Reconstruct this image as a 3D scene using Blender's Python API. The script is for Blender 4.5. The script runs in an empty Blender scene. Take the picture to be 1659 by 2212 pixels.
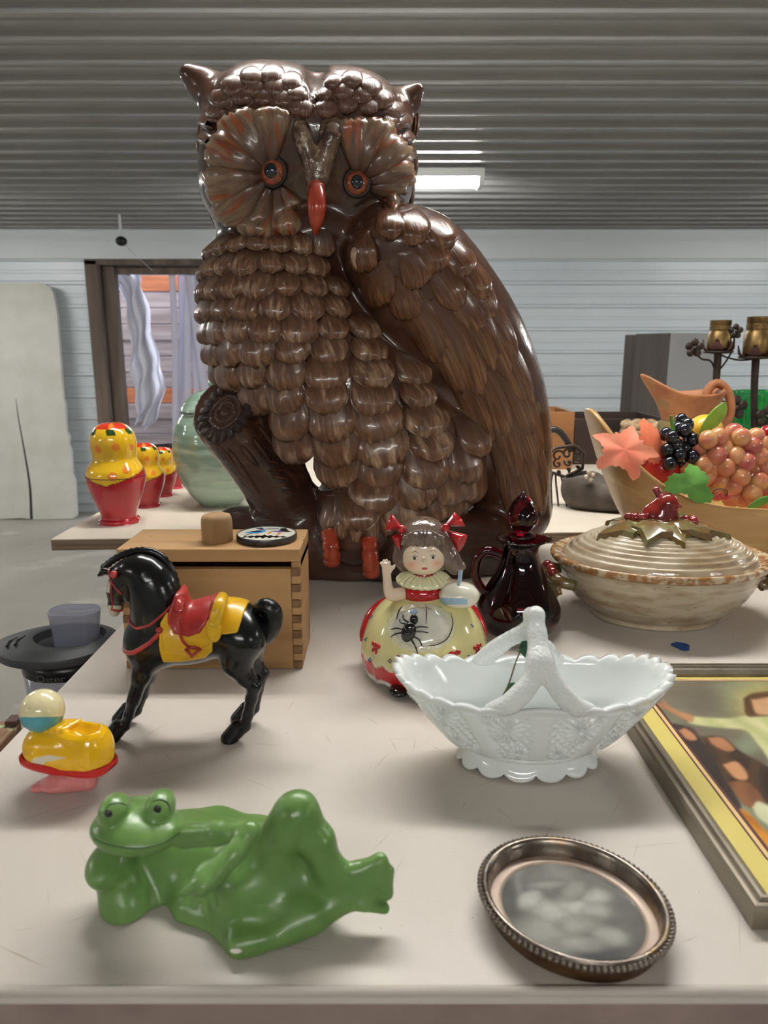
import bpy, bmesh, math, random
import numpy as np
from mathutils import Vector, Matrix, Euler
from mathutils.bvhtree import BVHTree
scene = bpy.context.scene
COL = scene.collection
random.seed(7); RNG = np.random.default_rng(7)
PI = math.pi
# ------------------------------------------------------------------ camera
FPX = 1560.0                       # focal length in pixels of the 1659x2212 frame
PITCH = math.atan(351.0 / FPX)     # looking slightly down
CAMZ = 1.25                        # camera height above the floor (m)
T = 0.98                           # table top height (m)
cd = bpy.data.cameras.new('camera'); cam = bpy.data.objects.new('camera', cd); COL.objects.link(cam)
cd.sensor_fit = 'VERTICAL'; cd.sensor_height = 36.0; cd.lens = FPX / 2212.0 * 36.0
cam.location = (0, 0, CAMZ); cam.rotation_euler = (PI / 2 - PITCH, 0, 0)
cd.clip_start = 0.01; cd.clip_end = 100
cd.dof.use_dof = True; cd.dof.focus_distance = 0.68; cd.dof.aperture_fstop = 13
scene.camera = cam
# ------------------------------------------------------------------ daylight outside, exposure
w = bpy.data.worlds.new('world'); scene.world = w; w.use_nodes = True
bg = w.node_tree.nodes['Background']; bg.inputs[0].default_value = (0.80, 0.86, 1.0, 1); bg.inputs[1].default_value = 4.2
vs = scene.view_settings
vs.view_transform = 'Standard'; vs.look = 'None'; vs.gamma = 1.0; vs.exposure = 0.2; vs.use_curve_mapping = False
TUBE_POWER = 62.0                  # emission strength of the ceiling tubes
# ------------------------------------------------------------------ geometry helpers
CP, SP = math.cos(PITCH), math.sin(PITCH)
def ray(u, v):
    a = (u - 829.5) / FPX; b = (1106.0 - v) / FPX
    return Vector((a, CP + b * SP, -SP + b * CP))
def at(u, v, Y):                   # world point at distance Y in front of the camera
    d = ray(u, v); return Vector((0, 0, CAMZ)) + d * (Y / d.y)
def on(u, v, z):                   # world point on the level z
    d = ray(u, v); return Vector((0, 0, CAMZ)) + d * ((z - CAMZ) / d.z)
def sc(v, Y):                      # metres per pixel there
    return Y / (CP + (1106.0 - v) / FPX * SP) / FPX

ORG = {}
def _mesh(name, V, F):
    me = bpy.data.meshes.new(name)
    V = np.asarray(V, dtype=np.float32).reshape(-1, 3)
    if isinstance(F, np.ndarray):
        n, k = F.shape
        me.vertices.add(len(V)); me.vertices.foreach_set('co', V.ravel())
        me.loops.add(n * k); me.loops.foreach_set('vertex_index', F.astype(np.int32).ravel())
        me.polygons.add(n)
        me.polygons.foreach_set('loop_start', np.arange(0, n * k, k, dtype=np.int32))
        me.polygons.foreach_set('loop_total', np.full(n, k, dtype=np.int32))
        me.update(calc_edges=True)
    else:
        me.from_pydata(V.tolist(), [], [list(f) for f in F]); me.update()
    me.validate()
    return me
def mk(name, VF, mat, parent=None, smooth=True, cols=None, origin=None, angle=None):
    """one mesh object from world-space geometry; its origin is its parent's, or its own base"""
    V, F = VF
    V = np.asarray(V, dtype=np.float64).reshape(-1, 3)
    if origin is None:
        if parent is not None: origin = ORG[parent.name]
        else:
            lo, hi = V.min(0), V.max(0); origin = np.array([(lo[0] + hi[0]) / 2, (lo[1] + hi[1]) / 2, lo[2]])
    origin = np.array(origin, dtype=np.float64)
    me = _mesh(name, V - origin, F)
    if smooth: me.polygons.foreach_set('use_smooth', np.ones(len(me.polygons), dtype=bool))
    if cols is not None:
        ca = me.color_attributes.new('Col', 'FLOAT_COLOR', 'POINT')
        c4 = np.ones((len(me.vertices), 4), dtype=np.float32); c4[:, :3] = cols
        ca.data.foreach_set('color', c4.ravel())
    if mat is not None: me.materials.append(mat)
    o = bpy.data.objects.new(name, me); COL.objects.link(o)
    if parent is not None:
        o.parent = parent; o.location = Vector(origin - ORG[parent.name])
    else: o.location = Vector(origin)
    ORG[o.name] = origin
    if angle is not None and smooth: me.set_sharp_from_angle(angle=math.radians(angle))
    return o
def inst(name, me, parent, M):
    """an object sharing mesh data, M = world matrix"""
    o = bpy.data.objects.new(name, me); COL.objects.link(o)
    if parent is not None:
        o.parent = parent; o.matrix_local = Matrix.Translation(-Vector(ORG[parent.name])) @ M
    else: o.matrix_world = M
    ORG[o.name] = np.array(M.translation)
    return o
def tag(o, label, cat, group=None):
    o['label'] = label; o['category'] = cat
    if group: o['group'] = group
    return o
def thing(name, label, cat, loc, group=None):
    o = bpy.data.objects.new(name, None); COL.objects.link(o); o.empty_display_size = 0.02
    o.location = loc; ORG[o.name] = np.array(loc, dtype=np.float64)
    return tag(o, label, cat, group)
def struct(o): o['kind'] = 'structure'; return o
def stuff(o): o['kind'] = 'stuff'; return o

def join(*parts):
    Vs, Fs, n = [], [], 0
    allnp = all(isinstance(F, np.ndarray) for _, F in parts) and len({F.shape[1] for _, F in parts}) == 1
    for V, F in parts:
        V = np.asarray(V, dtype=np.float64).reshape(-1, 3); Vs.append(V)
        if allnp: Fs.append(F + n)
        else: Fs += [[i + n for i in f] for f in (F.tolist() if isinstance(F, np.ndarray) else F)]
        n += len(V)
    return np.concatenate(Vs), (np.concatenate(Fs) if allnp else Fs)
def xf(VF, M):
    V, F = VF; A = np.array(M)
    V = np.asarray(V, dtype=np.float64) @ A[:3, :3].T + A[:3, 3]
    return V, F
def gridf(nu, nv, closeu=False, closev=False, flip=False):
    iu = np.arange(nu if closeu else nu - 1); iv = np.arange(nv if closev else nv - 1)
    I, J = np.meshgrid(iu, iv, indexing='ij'); I = I.ravel(); J = J.ravel()
    I2 = (I + 1) % nu; J2 = (J + 1) % nv
    q = np.stack([I * nv + J, I2 * nv + J, I2 * nv + J2, I * nv + J2], 1)
    return q[:, ::-1].copy() if flip else q
def spline(pts, n):
    """Catmull-Rom through points of any dimension"""
    P = np.asarray(pts, dtype=np.float64); m = len(P)
    if m == 2: return P[0] + (P[1] - P[0]) * np.linspace(0, 1, n)[:, None]
    Q = np.concatenate([[2 * P[0] - P[1]], P, [2 * P[-1] - P[-2]]])
    t = np.linspace(0, m - 1 - 1e-9, n); i = t.astype(int); f = (t - i)[:, None]
    a, b, c, d = Q[i], Q[i + 1], Q[i + 2], Q[i + 3]
    return 0.5 * (2 * b + (c - a) * f + (2 * a - 5 * b + 4 * c - d) * f ** 2 + (3 * b - a - 3 * c + d) * f ** 3)
def lathe(prof, c=(0, 0, 0), n=64, sx=1.0, sy=1.0, rot=0.0, mod=None, ns=None, flip=False):
    """prof = [(r,z)...] bottom to top; mod(theta, z, r) -> r"""
    P = np.asarray(prof, dtype=np.float64)
    if ns: P = spline(P, ns); P[:, 0] = np.maximum(P[:, 0], 0)
    th = np.linspace(0, 2 * PI, n, endpoint=False)
    R = P[:, 0][:, None] * np.ones(n); Z = P[:, 1][:, None] * np.ones(n); TH = th[None, :] * np.ones((len(P), 1))
    if mod is not None:
        r = mod(TH, Z, R)
        if isinstance(r, tuple): R, Z = r
        else: R = r
    x = R * np.cos(TH) * sx; y = R * np.sin(TH) * sy
    cr, sr = math.cos(rot), math.sin(rot)
    V = np.stack([x * cr - y * sr + c[0], x * sr + y * cr + c[1], Z + c[2]], -1).reshape(-1, 3)
    return V, gridf(len(P), n, False, True, not flip)
def tube(path, rad, n=10, closed=False, ns=None, flat=None, up=None):
    P = np.asarray([list(p) for p in path], dtype=np.float64)
    r = np.full(len(P), rad, dtype=np.float64) if np.isscalar(rad) else np.asarray(rad, dtype=np.float64)
    if ns:
        Q = spline(np.concatenate([P, r[:, None]], 1), ns); P, r = Q[:, :3], np.maximum(Q[:, 3], 1e-5)
    if closed: tg = np.roll(P, -1, 0) - np.roll(P, 1, 0)
    else: tg = np.gradient(P, axis=0)
    tg /= np.linalg.norm(tg, axis=1)[:, None] + 1e-12
    nrm = np.zeros_like(P)
    v = np.array(up if up is not None else ([0, 0, 1] if abs(tg[0][2]) < 0.9 else [1, 0, 0]), dtype=np.float64)
    for i in range(len(P)):
        if up is not None: v = np.array(up, dtype=np.float64)
        v = v - tg[i] * v.dot(tg[i]); v /= np.linalg.norm(v) + 1e-12; nrm[i] = v
    bi = np.cross(tg, nrm)
    th = np.linspace(0, 2 * PI, n, endpoint=False)
    fl = 1.0 if flat is None else flat
    V = P[:, None, :] + r[:, None, None] * (np.cos(th)[None, :, None] * nrm[:, None, :] * fl + np.sin(th)[None, :, None] * bi[:, None, :])
    V = V.reshape(-1, 3); F = gridf(len(P), n, closed, True, True)
    if closed: return V, F
    F = F.tolist(); m = len(P)
    F.append(list(range(n))); F.append([(m - 1) * n + j for j in range(n)][::-1])
    return V, F
def ball(c, r, n=16, m=10, R=None):
    r = np.array([r, r, r]) if np.isscalar(r) else np.array(r)
    ph = np.linspace(-PI / 2, PI / 2, m)
    prof = np.stack([np.cos(ph), np.sin(ph)], 1); prof[0, 0] = prof[-1, 0] = 1e-4
    V, F = lathe(prof, n=n)
    V = V * r
    if R is not None: V = V @ np.array(R.to_3x3() if hasattr(R, 'to_3x3') else R).T
    return V + np.array(c), F
def rbox(lo, hi, bev=0.0, seg=2, M=None):
    lo = Vector(lo); hi = Vector(hi)
    bm = bmesh.new(); bmesh.ops.create_cube(bm, size=1)
    c = (lo + hi) / 2; s = hi - lo
    for v in bm.verts: v.co = Vector((v.co.x * s.x, v.co.y * s.y, v.co.z * s.z)) + c
    if bev > 0: bmesh.ops.bevel(bm, geom=bm.edges[:], offset=bev, segments=seg, affect='EDGES', profile=0.5)
    bm.verts.index_update()
    V = np.array([v.co[:] for v in bm.verts]); F = [[v.index for v in f.verts] for f in bm.faces]; bm.free()
    if M is not None: V, F = xf((V, F), M)
    return V, F
def prism(pts, z0, z1, M=None, bev=0.0):
    bm = bmesh.new()
    vs_ = [bm.verts.new((p[0], p[1], z0)) for p in pts]
    f = bm.faces.new(vs_)
    r = bmesh.ops.extrude_face_region(bm, geom=[f])
    for e in r['geom']:
        if isinstance(e, bmesh.types.BMVert): e.co.z = z1
    bmesh.ops.recalc_face_normals(bm, faces=bm.faces)
    if bev > 0:
        bmesh.ops.bevel(bm, geom=bm.edges[:], offset=bev, segments=2, affect='EDGES', profile=0.5)
    bmesh.ops.triangulate(bm, faces=[f for f in bm.faces if len(f.verts) > 4])
    bm.verts.index_update()
    V = np.array([v.co[:] for v in bm.verts]); F = [[v.index for v in f.verts] for f in bm.faces]; bm.free()
    if M is not None: V, F = xf((V, F), M)
    return V, F
def frame_m(o, x, y, z):
    M = Matrix.Identity(4)
    for i, a in enumerate((x, y, z)):
        for k in range(3): M[k][i] = a[k]
    for k in range(3): M[k][3] = o[k]
    return M
# ---------------------------------------------------------------- signed distance modelling
def smin(a, b, k):
    if k <= 0: return np.minimum(a, b)
    h = np.clip(0.5 + 0.5 * (b - a) / k, 0, 1)
    return b * (1 - h) + a * h - k * h * (1 - h)
class SDF:
    def __init__(s, lo, hi, vox):
        s.lo = np.array(lo, dtype=np.float64); s.vox = vox
        s.n = np.ceil((np.array(hi) - s.lo) / vox).astype(int) + 1
        s.ax = [(s.lo[i] + vox * np.arange(s.n[i])).astype(np.float32) for i in range(3)]
        s.f = np.full(s.n, 0.05, dtype=np.float32)
    def copy(s):
        o = SDF.__new__(SDF); o.lo = s.lo; o.vox = s.vox; o.n = s.n; o.ax = s.ax; o.f = s.f.copy(); return o
    def win(s, lo, hi, pad):
        r = []
        for i in range(3):
            a = int(max(0, math.floor((lo[i] - pad - s.lo[i]) / s.vox))); b = int(min(s.n[i], math.ceil((hi[i] + pad - s.lo[i]) / s.vox) + 1))
            r.append(slice(a, max(a, b)))
        return tuple(r)
    def xyz(s, w):
        return s.ax[0][w[0]][:, None, None], s.ax[1][w[1]][None, :, None], s.ax[2][w[2]][None, None, :]
    def put(s, w, d, k, sub):
        if sub: s.f[w] = -smin(-s.f[w], d, k)
        else: s.f[w] = smin(s.f[w], d, k)
    def ell(s, c, r, k=0.0, R=None, sub=False):
        m = max(r); w = s.win([c[i] - m for i in range(3)], [c[i] + m for i in range(3)], k + 2 * s.vox)
        x, y, z = s.xyz(w); x = x - c[0]; y = y - c[1]; z = z - c[2]
        if R is not None:
            A = np.array(R)[:3, :3]
            x, y, z = (A[0, 0] * x + A[1, 0] * y + A[2, 0] * z, A[0, 1] * x + A[1, 1] * y + A[2, 1] * z, A[0, 2] * x + A[1, 2] * y + A[2, 2] * z)
        k0 = np.sqrt((x / r[0]) ** 2 + (y / r[1]) ** 2 + (z / r[2]) ** 2)
        k1 = np.sqrt((x / r[0] ** 2) ** 2 + (y / r[1] ** 2) ** 2 + (z / r[2] ** 2) ** 2) + 1e-9
        s.put(w, k0 * (k0 - 1) / k1, k, sub); return s
    def cone(s, a, b, r1, r2, k=0.0, sub=False):
        m = max(r1, r2); w = s.win([min(a[i], b[i]) - m for i in range(3)], [max(a[i], b[i]) + m for i in range(3)], k + 2 * s.vox)
        x, y, z = s.xyz(w)
        bx, by, bz = b[0] - a[0], b[1] - a[1], b[2] - a[2]; L = bx * bx + by * by + bz * bz + 1e-12
        px, py, pz = x - a[0], y - a[1], z - a[2]
        t = np.clip((px * bx + py * by + pz * bz) / L, 0, 1)
        d = np.sqrt((px - t * bx) ** 2 + (py - t * by) ** 2 + (pz - t * bz) ** 2) - (r1 + (r2 - r1) * t)
        s.put(w, d, k, sub); return s
    def chain(s, pts, rs, k=0.0, sub=False, ns=None):
        P = np.array([list(p) for p in pts]); r = np.full(len(P), rs) if np.isscalar(rs) else np.array(rs)
        if ns: Q = spline(np.concatenate([P, r[:, None]], 1), ns); P, r = Q[:, :3], Q[:, 3]
        for i in range(len(P) - 1): s.cone(P[i], P[i + 1], r[i], r[i + 1], k if i == 0 or k == 0 else min(k, max(r[i], r[i + 1]) * 0.5 + 1e-6), sub)
        return s
    def plane(s, p, n, k=0.0):      # keep the side the normal points away from
        x, y, z = s.xyz((slice(None),) * 3)
        d = (x - p[0]) * n[0] + (y - p[1]) * n[1] + (z - p[2]) * n[2]
        s.f = -smin(-s.f, -d.astype(np.float32), k); return s
    def mesh(s):
        F = s.f; sg = F < 0
        nx, ny, nz = F.shape
        cnt = np.zeros((nx - 1, ny - 1, nz - 1), dtype=np.int8)
        for i in (0, 1):
            for j in (0, 1):
                for k in (0, 1): cnt += sg[i:nx - 1 + i, j:ny - 1 + j, k:nz - 1 + k]
        I, J, K = np.nonzero((cnt > 0) & (cnt < 8))
        idx = np.full(cnt.shape, -1, dtype=np.int32); idx[I, J, K] = np.arange(len(I))
        acc = np.zeros((len(I), 3)); num = np.zeros(len(I))
        cs = [(0, 0, 0), (1, 0, 0), (0, 1, 0), (1, 1, 0), (0, 0, 1), (1, 0, 1), (0, 1, 1), (1, 1, 1)]
        val = {c: F[I + c[0], J + c[1], K + c[2]].astype(np.float64) for c in cs}
        for a in cs:
            for ax in range(3):
                if a[ax]: continue
                b = list(a); b[ax] = 1; b = tuple(b)
                fa, fb = val[a], val[b]; m = (fa < 0) != (fb < 0)
                t = np.where(m, fa / np.where(m, fa - fb, 1), 0)
                for q in range(3): acc[:, q] += np.where(m, a[q] + (t if q == ax else 0), 0)
                num += m
        V = (np.stack([I, J, K], 1) + acc / num[:, None]) * s.vox + s.lo
        Q = []
        for ax in range(3):
            A = sg if ax == 0 else np.moveaxis(sg, ax, 0)
            D = np.moveaxis(idx, ax, 0)
            a0 = A[:-1, 1:-1, 1:-1]; a1 = A[1:, 1:-1, 1:-1]
            for s0 in (True, False):
                i, j, k = np.nonzero((a0 == s0) & (a1 != s0)); j = j + 1; k = k + 1
                q = np.stack([D[i, j - 1, k - 1], D[i, j, k - 1], D[i, j, k], D[i, j - 1, k]], 1)
                fl = (not s0) ^ (ax == 1)
                Q.append(q[:, ::-1] if fl else q)
        return V, np.concatenate(Q).astype(np.int32)
def sample(s, V):
    """field value at points (nearest)"""
    i = np.clip(((np.asarray(V) - s.lo) / s.vox).round().astype(int), 0, s.n - 1)
    return s.f[i[:, 0], i[:, 1], i[:, 2]]
def polysdf(x, y, poly):
    """signed distance of 2-D points to a polygon (negative inside)"""
    P = np.asarray(poly, dtype=np.float64); d = np.full(np.broadcast(x, y).shape, 1e9); ins = np.zeros(d.shape, dtype=bool)
    for i in range(len(P)):
        a, b = P[i], P[(i + 1) % len(P)]; e = b - a
        wx, wy = x - a[0], y - a[1]
        t = np.clip((wx * e[0] + wy * e[1]) / (e @ e + 1e-12), 0, 1)
        d = np.minimum(d, (wx - e[0] * t) ** 2 + (wy - e[1] * t) ** 2)
        c = ((a[1] > y) != (b[1] > y))
        if a[1] != b[1]: ins ^= c & (x < (b[0] - a[0]) * (y - a[1]) / (b[1] - a[1]) + a[0])
    return np.where(ins, -1, 1) * np.sqrt(d)
def linesdf(x, y, pts):
    P = np.asarray(pts, dtype=np.float64); d = np.full(np.broadcast(x, y).shape, 1e9)
    for a, b in zip(P[:-1], P[1:]):
        e = b - a; wx, wy = x - a[0], y - a[1]
        t = np.clip((wx * e[0] + wy * e[1]) / (e @ e + 1e-12), 0, 1)
        d = np.minimum(d, (wx - e[0] * t) ** 2 + (wy - e[1] * t) ** 2)
    return np.sqrt(d)
def project(V):
    """world points -> pixel coordinates of the design drawing (used to lay out painted patterns)"""
    V = np.asarray(V); r = V - np.array([0, 0, CAMZ])
    z = r[:, 1] * CP - r[:, 2] * SP; yy = r[:, 1] * SP + r[:, 2] * CP
    return 829.5 + FPX * r[:, 0] / z, 1106 - FPX * yy / z
def srgb(r, g, b):
    f = lambda c: (c / 255) / 12.92 if c <= 10 else ((c / 255 + 0.055) / 1.055) ** 2.4
    return (f(r), f(g), f(b))
# ---------------------------------------------------------------- materials
def mat(name, col=(0.8, 0.8, 0.8), rough=0.5, metal=0.0, spec=0.5, coat=0.0, trans=0.0, ior=1.45, sss=0.0,
        col2=None, vscale=8.0, vmap=(1, 1, 1), vpos=(0.35, 0.65), bump=0.0, bscale=60.0, bmap=(1, 1, 1), attr=False, emit=0.0,
        col3=None, v3=(0.6, 0.7), s3=30.0, m3=(1, 1, 1), alpha=1.0, rvar=0.0, rand=False, detail=4.0, coatrough=0.05):
    m = bpy.data.materials.new(name); m.use_nodes = True
    nt = m.node_tree; N = nt.nodes; L = nt.links; b = N['Principled BSDF']
    b.inputs['Roughness'].default_value = rough; b.inputs['Metallic'].default_value = metal
    b.inputs['Specular IOR Level'].default_value = spec; b.inputs['Coat Weight'].default_value = coat
    b.inputs['Coat Roughness'].default_value = coatrough
    b.inputs['Transmission Weight'].default_value = trans; b.inputs['IOR'].default_value = ior
    if sss: b.inputs['Subsurface Weight'].default_value = sss; b.inputs['Subsurface Scale'].default_value = 0.004; b.inputs['Subsurface Radius'].default_value = (1, 1, 1)
    b.inputs['Alpha'].default_value = alpha
    tc = N.new('ShaderNodeTexCoord')
    def vec(mp):
        mm = N.new('ShaderNodeMapping'); mm.inputs['Scale'].default_value = mp
        L.new(tc.outputs['Object'], mm.inputs['Vector'])
        if rand:
            oi = N.new('ShaderNodeObjectInfo'); vm = N.new('ShaderNodeVectorMath'); vm.operation = 'SCALE'
            vm.inputs[0].default_value = (7.3, 3.1, 5.7); L.new(oi.outputs['Random'], vm.inputs['Scale']); L.new(vm.outputs[0], mm.inputs['Location'])
        return mm.outputs['Vector']
    def noisefac(scale, mp, pos):
        n = N.new('ShaderNodeTexNoise'); n.inputs['Scale'].default_value = scale; n.inputs['Detail'].default_value = detail
        L.new(vec(mp), n.inputs['Vector'])
        r = N.new('ShaderNodeMapRange'); r.inputs['From Min'].default_value = pos[0]; r.inputs['From Max'].default_value = pos[1]
        L.new(n.outputs['Fac'], r.inputs['Value']); return r.outputs['Result']
    def mix(fac, a, c, blend='MIX'):
        x = N.new('ShaderNodeMix'); x.data_type = 'RGBA'; x.blend_type = blend
        if fac is None: x.inputs[0].default_value = 1.0
        else: L.new(fac, x.inputs[0])
        for sk, val in ((x.inputs[6], a), (x.inputs[7], c)):
            if isinstance(val, tuple): sk.default_value = (*val[:3], 1)
            else: L.new(val, sk)
        return x.outputs[2]
    c = tuple(col)
    if attr:
        a = N.new('ShaderNodeVertexColor'); a.layer_name = 'Col'; c = a.outputs['Color']
        if col2 is not None: c = mix(None, c, mix(noisefac(vscale, vmap, vpos), (1, 1, 1), tuple(col2)), 'MULTIPLY')
    elif col2 is not None: c = mix(noisefac(vscale, vmap, vpos), c, tuple(col2))
    if col3 is not None: c = mix(noisefac(s3, m3, v3), c, tuple(col3))
    if isinstance(c, tuple): b.inputs['Base Color'].default_value = (*c[:3], 1)
    else: L.new(c, b.inputs['Base Color'])
    if emit:
        b.inputs['Emission Strength'].default_value = emit; b.inputs['Emission Color'].default_value = (*col[:3], 1)
    if rvar:
        f = noisefac(vscale * 1.7, vmap, (0.3, 0.7)); r = N.new('ShaderNodeMapRange')
        r.inputs['To Min'].default_value = max(0, rough - rvar); r.inputs['To Max'].default_value = min(1, rough + rvar)
        L.new(f, r.inputs['Value']); L.new(r.outputs['Result'], b.inputs['Roughness'])
    if bump:
        n = N.new('ShaderNodeTexNoise'); n.inputs['Scale'].default_value = bscale; n.inputs['Detail'].default_value = 3
        L.new(vec(bmap), n.inputs['Vector'])
        bp = N.new('ShaderNodeBump'); bp.inputs['Strength'].default_value = 1.0; bp.inputs['Distance'].default_value = bump
        L.new(n.outputs['Fac'], bp.inputs['Height']); L.new(bp.outputs['Normal'], b.inputs['Normal'])
        if coat: L.new(bp.outputs['Normal'], b.inputs['Coat Normal'])
    return m
# ================================================================== the room
WALLY, CEIL, XL, XR, YF = 5.57, 2.11, -5.0, 6.0, -4.0
m_wall = mat('painted_steel_wall', srgb(214, 222, 226), rough=0.28, spec=0.5, col2=srgb(206, 215, 220), vscale=1.5)
m_ceil = mat('painted_steel_ceiling', srgb(162, 163, 162), rough=0.3, spec=0.5, col2=srgb(150, 151, 150), vscale=1.2)
m_trim = mat('white_trim', srgb(208, 213, 215), rough=0.4)
m_floor = mat('grey_concrete', srgb(186, 181, 171), rough=0.55, col2=srgb(164, 159, 150), vscale=1.3, col3=srgb(198, 193, 183), s3=4.0, bump=0.001, bscale=20)
m_plain = mat('plain_wall_paint', srgb(190, 194, 196), rough=0.5)
def rib_profile(n, pitch=0.165):
    """(position, depth) of a ribbed steel sheet: one tall rib and one low swage for each pitch"""
    out = []
    for i in range(n):
        s = i * pitch
        out += [(s, 0), (s + 0.008, 0.020), (s + 0.024, 0.020), (s + 0.034, 0), (s + 0.082, 0), (s + 0.088, 0.004), (s + 0.104, 0.004), (s + 0.110, 0)]
    out.append((n * pitch, 0)); return out
struct(mk('floor', rbox((XL, YF, -0.1), (XR, WALLY + 0.0, 0)), m_floor, smooth=False))
# ceiling: ribs run left-right
P = [(WALLY - s, CEIL - d) for s, d in rib_profile(58) if WALLY - s > YF] + [(YF, CEIL)]
V = [(x, y, z) for y, z in P for x in (XL, XR)] + [(XL, YF, CEIL + 0.08), (XR, YF, CEIL + 0.08), (XL, WALLY, CEIL + 0.08), (XR, WALLY, CEIL + 0.08)]
n = len(P); F = [[2 * i, 2 * i + 2, 2 * i + 3, 2 * i + 1] for i in range(n - 1)] + [[2 * n, 2 * n + 1, 2 * n + 3, 2 * n + 2]]
F += [[2 * n - 2, 2 * n, 2 * n + 1, 2 * n - 1], [0, 1, 2 * n + 3, 2 * n + 2]]
struct(mk('ceiling', (V, F), m_ceil, smooth=False))
# back wall: ribs run left-right, doorway left out
DX0, DX1, DZ = -2.17, -0.90, 1.885
FZ = 1.893                          # underside of the fascia board
def ribbed(x0, x1, z0, z1):
    pr = [(z, d) for z, d in ((0.062 + s - 0.165, d) for s, d in rib_profile(13)) if z0 <= z <= z1]
    pr = [(z0, 0)] + pr + [(z1, 0)]
    V = [(x, WALLY - d, z) for z, d in pr for x in (x0, x1)]; n = len(pr)
    F = [[2 * i, 2 * i + 1, 2 * i + 3, 2 * i + 2] for i in range(n - 1)]
    V2, F2 = rbox((x0, WALLY + 0.001, z0), (x1, WALLY + 0.08, z1))
    return join((V, F), (V2, F2))
struct(mk('wall_back', join(ribbed(XL, DX0 - 0.02, 0, CEIL), ribbed(DX1 + 0.02, XR, 0, CEIL), ribbed(DX0 - 0.02, DX1 + 0.02, DZ + 0.02, CEIL)), m_wall, smooth=False))
struct(mk('trim_1', rbox((XL, WALLY - 0.05, FZ), (XR, WALLY - 0.017, CEIL), 0.004), m_trim, smooth=False))
struct(mk('wall_left', rbox((XL - 0.1, YF, 0), (XL, WALLY, CEIL)), m_plain, smooth=False))
struct(mk('wall_right', rbox((XR, YF, 0), (XR + 0.1, WALLY, CEIL)), m_plain, smooth=False))
struct(mk('wall_front', rbox((XL, YF - 0.1, 0), (XR, YF, CEIL)), m_plain, smooth=False))
# doorway frame
m_jamb = mat('weathered_door_wood', srgb(112, 97, 86), rough=0.7, col2=srgb(80, 68, 60), vscale=14, vmap=(1, 1, 0.12), bump=0.002, bscale=40, bmap=(1, 1, 0.1))
d = thing('door_1', 'open doorway with a weathered wooden frame in the ribbed wall', 'doorway', (DX0, WALLY, 0)); struct(d); del d['category']
mk('jamb', rbox((DX0 - 0.02, WALLY - 0.03, 0), (DX0 + 0.07, WALLY + 0.12, DZ), 0.003), m_jamb, d, False)
mk('jamb', rbox((DX0 + 0.075, WALLY + 0.06, 0), (DX0 + 0.16, WALLY + 0.15, DZ - 0.03), 0.003), m_jamb, d, False)
mk('jamb', rbox((DX1 - 0.07, WALLY - 0.03, 0), (DX1 + 0.02, WALLY + 0.12, DZ), 0.003), m_jamb, d, False)
mk('lintel', rbox((DX0 - 0.02, WALLY - 0.03, DZ - 0.03), (DX1 + 0.02, WALLY + 0.16, DZ + 0.02), 0.003), m_jamb, d, False)
# ceiling lights
m_tube = mat('lit_tube', (1.0, 0.985, 0.95), rough=0.4, emit=TUBE_POWER)
m_lens = mat('light_housing', srgb(225, 228, 226), rough=0.35)
def fixture(x, y, label, L=1.16):
    f = thing('ceiling_light', label, 'light', (x, y, CEIL - 0.10), 'tube lights on the ceiling')
    zt = CEIL - 0.017
    hx = L / 2
    prof = [(-0.075, 0), (-0.062, -0.035), (0.062, -0.035), (0.075, 0)]
    V = [(x + sx * hx, y + a, zt + b) for sx in (-1, 1) for a, b in prof]
    mk('housing', (V, [[0, 1, 5, 4], [1, 2, 6, 5], [2, 3, 7, 6], [3, 0, 4, 7], [3, 2, 1, 0], [4, 5, 6, 7]]), m_lens, f, False)
    for s in (-0.034, 0.034):
        mk('tube', tube([(x - hx + 0.02, y + s, zt - 0.055), (x + hx - 0.02, y + s, zt - 0.055)], 0.013, 12), m_tube, f)
    for sx in (-1, 1): mk('end_cap', rbox((x + sx * (hx - 0.012) - 0.012, y - 0.06, zt - 0.075), (x + sx * (hx - 0.012) + 0.012, y + 0.06, zt - 0.03), 0.003), m_lens, f, False)
fixture(-0.10, 3.78, 'lit tube light on the ribbed ceiling, part hidden by the owl')
fixture(0.12, 1.02, 'tube light on the ceiling straight above the brown owl')
for i, (x, y, l) in enumerate([(3.2, 1.02, 'tube light on the ceiling over the right-hand side of the hall'), (-3.2, 1.02, 'tube light on the ceiling over the bare floor beside the table'),
                (3.2, 3.78, 'tube light on the ceiling above the grey cabinet'), (-3.2, 3.78, 'tube light on the ceiling near the white foam board'),
                (0.1, -1.7, 'tube light on the ceiling over the middle of the hall'), (3.2, -1.7, 'tube light on the ceiling in the right rear corner'), (-3.2, -1.7, 'tube light on the ceiling in the left rear corner')]):
    fixture(x, y, l)
# ================================================================== tables
m_table = mat('almond_plastic_top', srgb(206, 197, 187), rough=0.42, col2=srgb(198, 189, 179), vscale=9, bump=0.00012, bscale=900)
m_dirt = mat('scratch', srgb(146, 124, 100), rough=0.7)
m_tedge = mat('plastic_table_edge', srgb(148, 128, 120), rough=0.5, col2=srgb(130, 112, 105), vscale=20)
m_leg = mat('grey_steel_tube', srgb(110, 112, 114), rough=0.35, metal=0.6)
TX0, TX1, TY0, TY1 = -0.265, 1.56, 0.258, 1.06
t = thing('folding_table', 'almond plastic folding table with scratches, crowded with ceramic figures', 'table', ((TX0 + TX1) / 2, (TY0 + TY1) / 2, 0))
mk('table_top', rbox((TX0, TY0, T - 0.0075), (TX1, TY1, T), 0.002, 3), m_table, t, False)
mk('skirt_rail', rbox((TX0 + 0.003, TY0 + 0.0025, T - 0.05), (TX1 - 0.003, TY0 + 0.03, T - 0.0076)), m_tedge, t, False)
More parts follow.
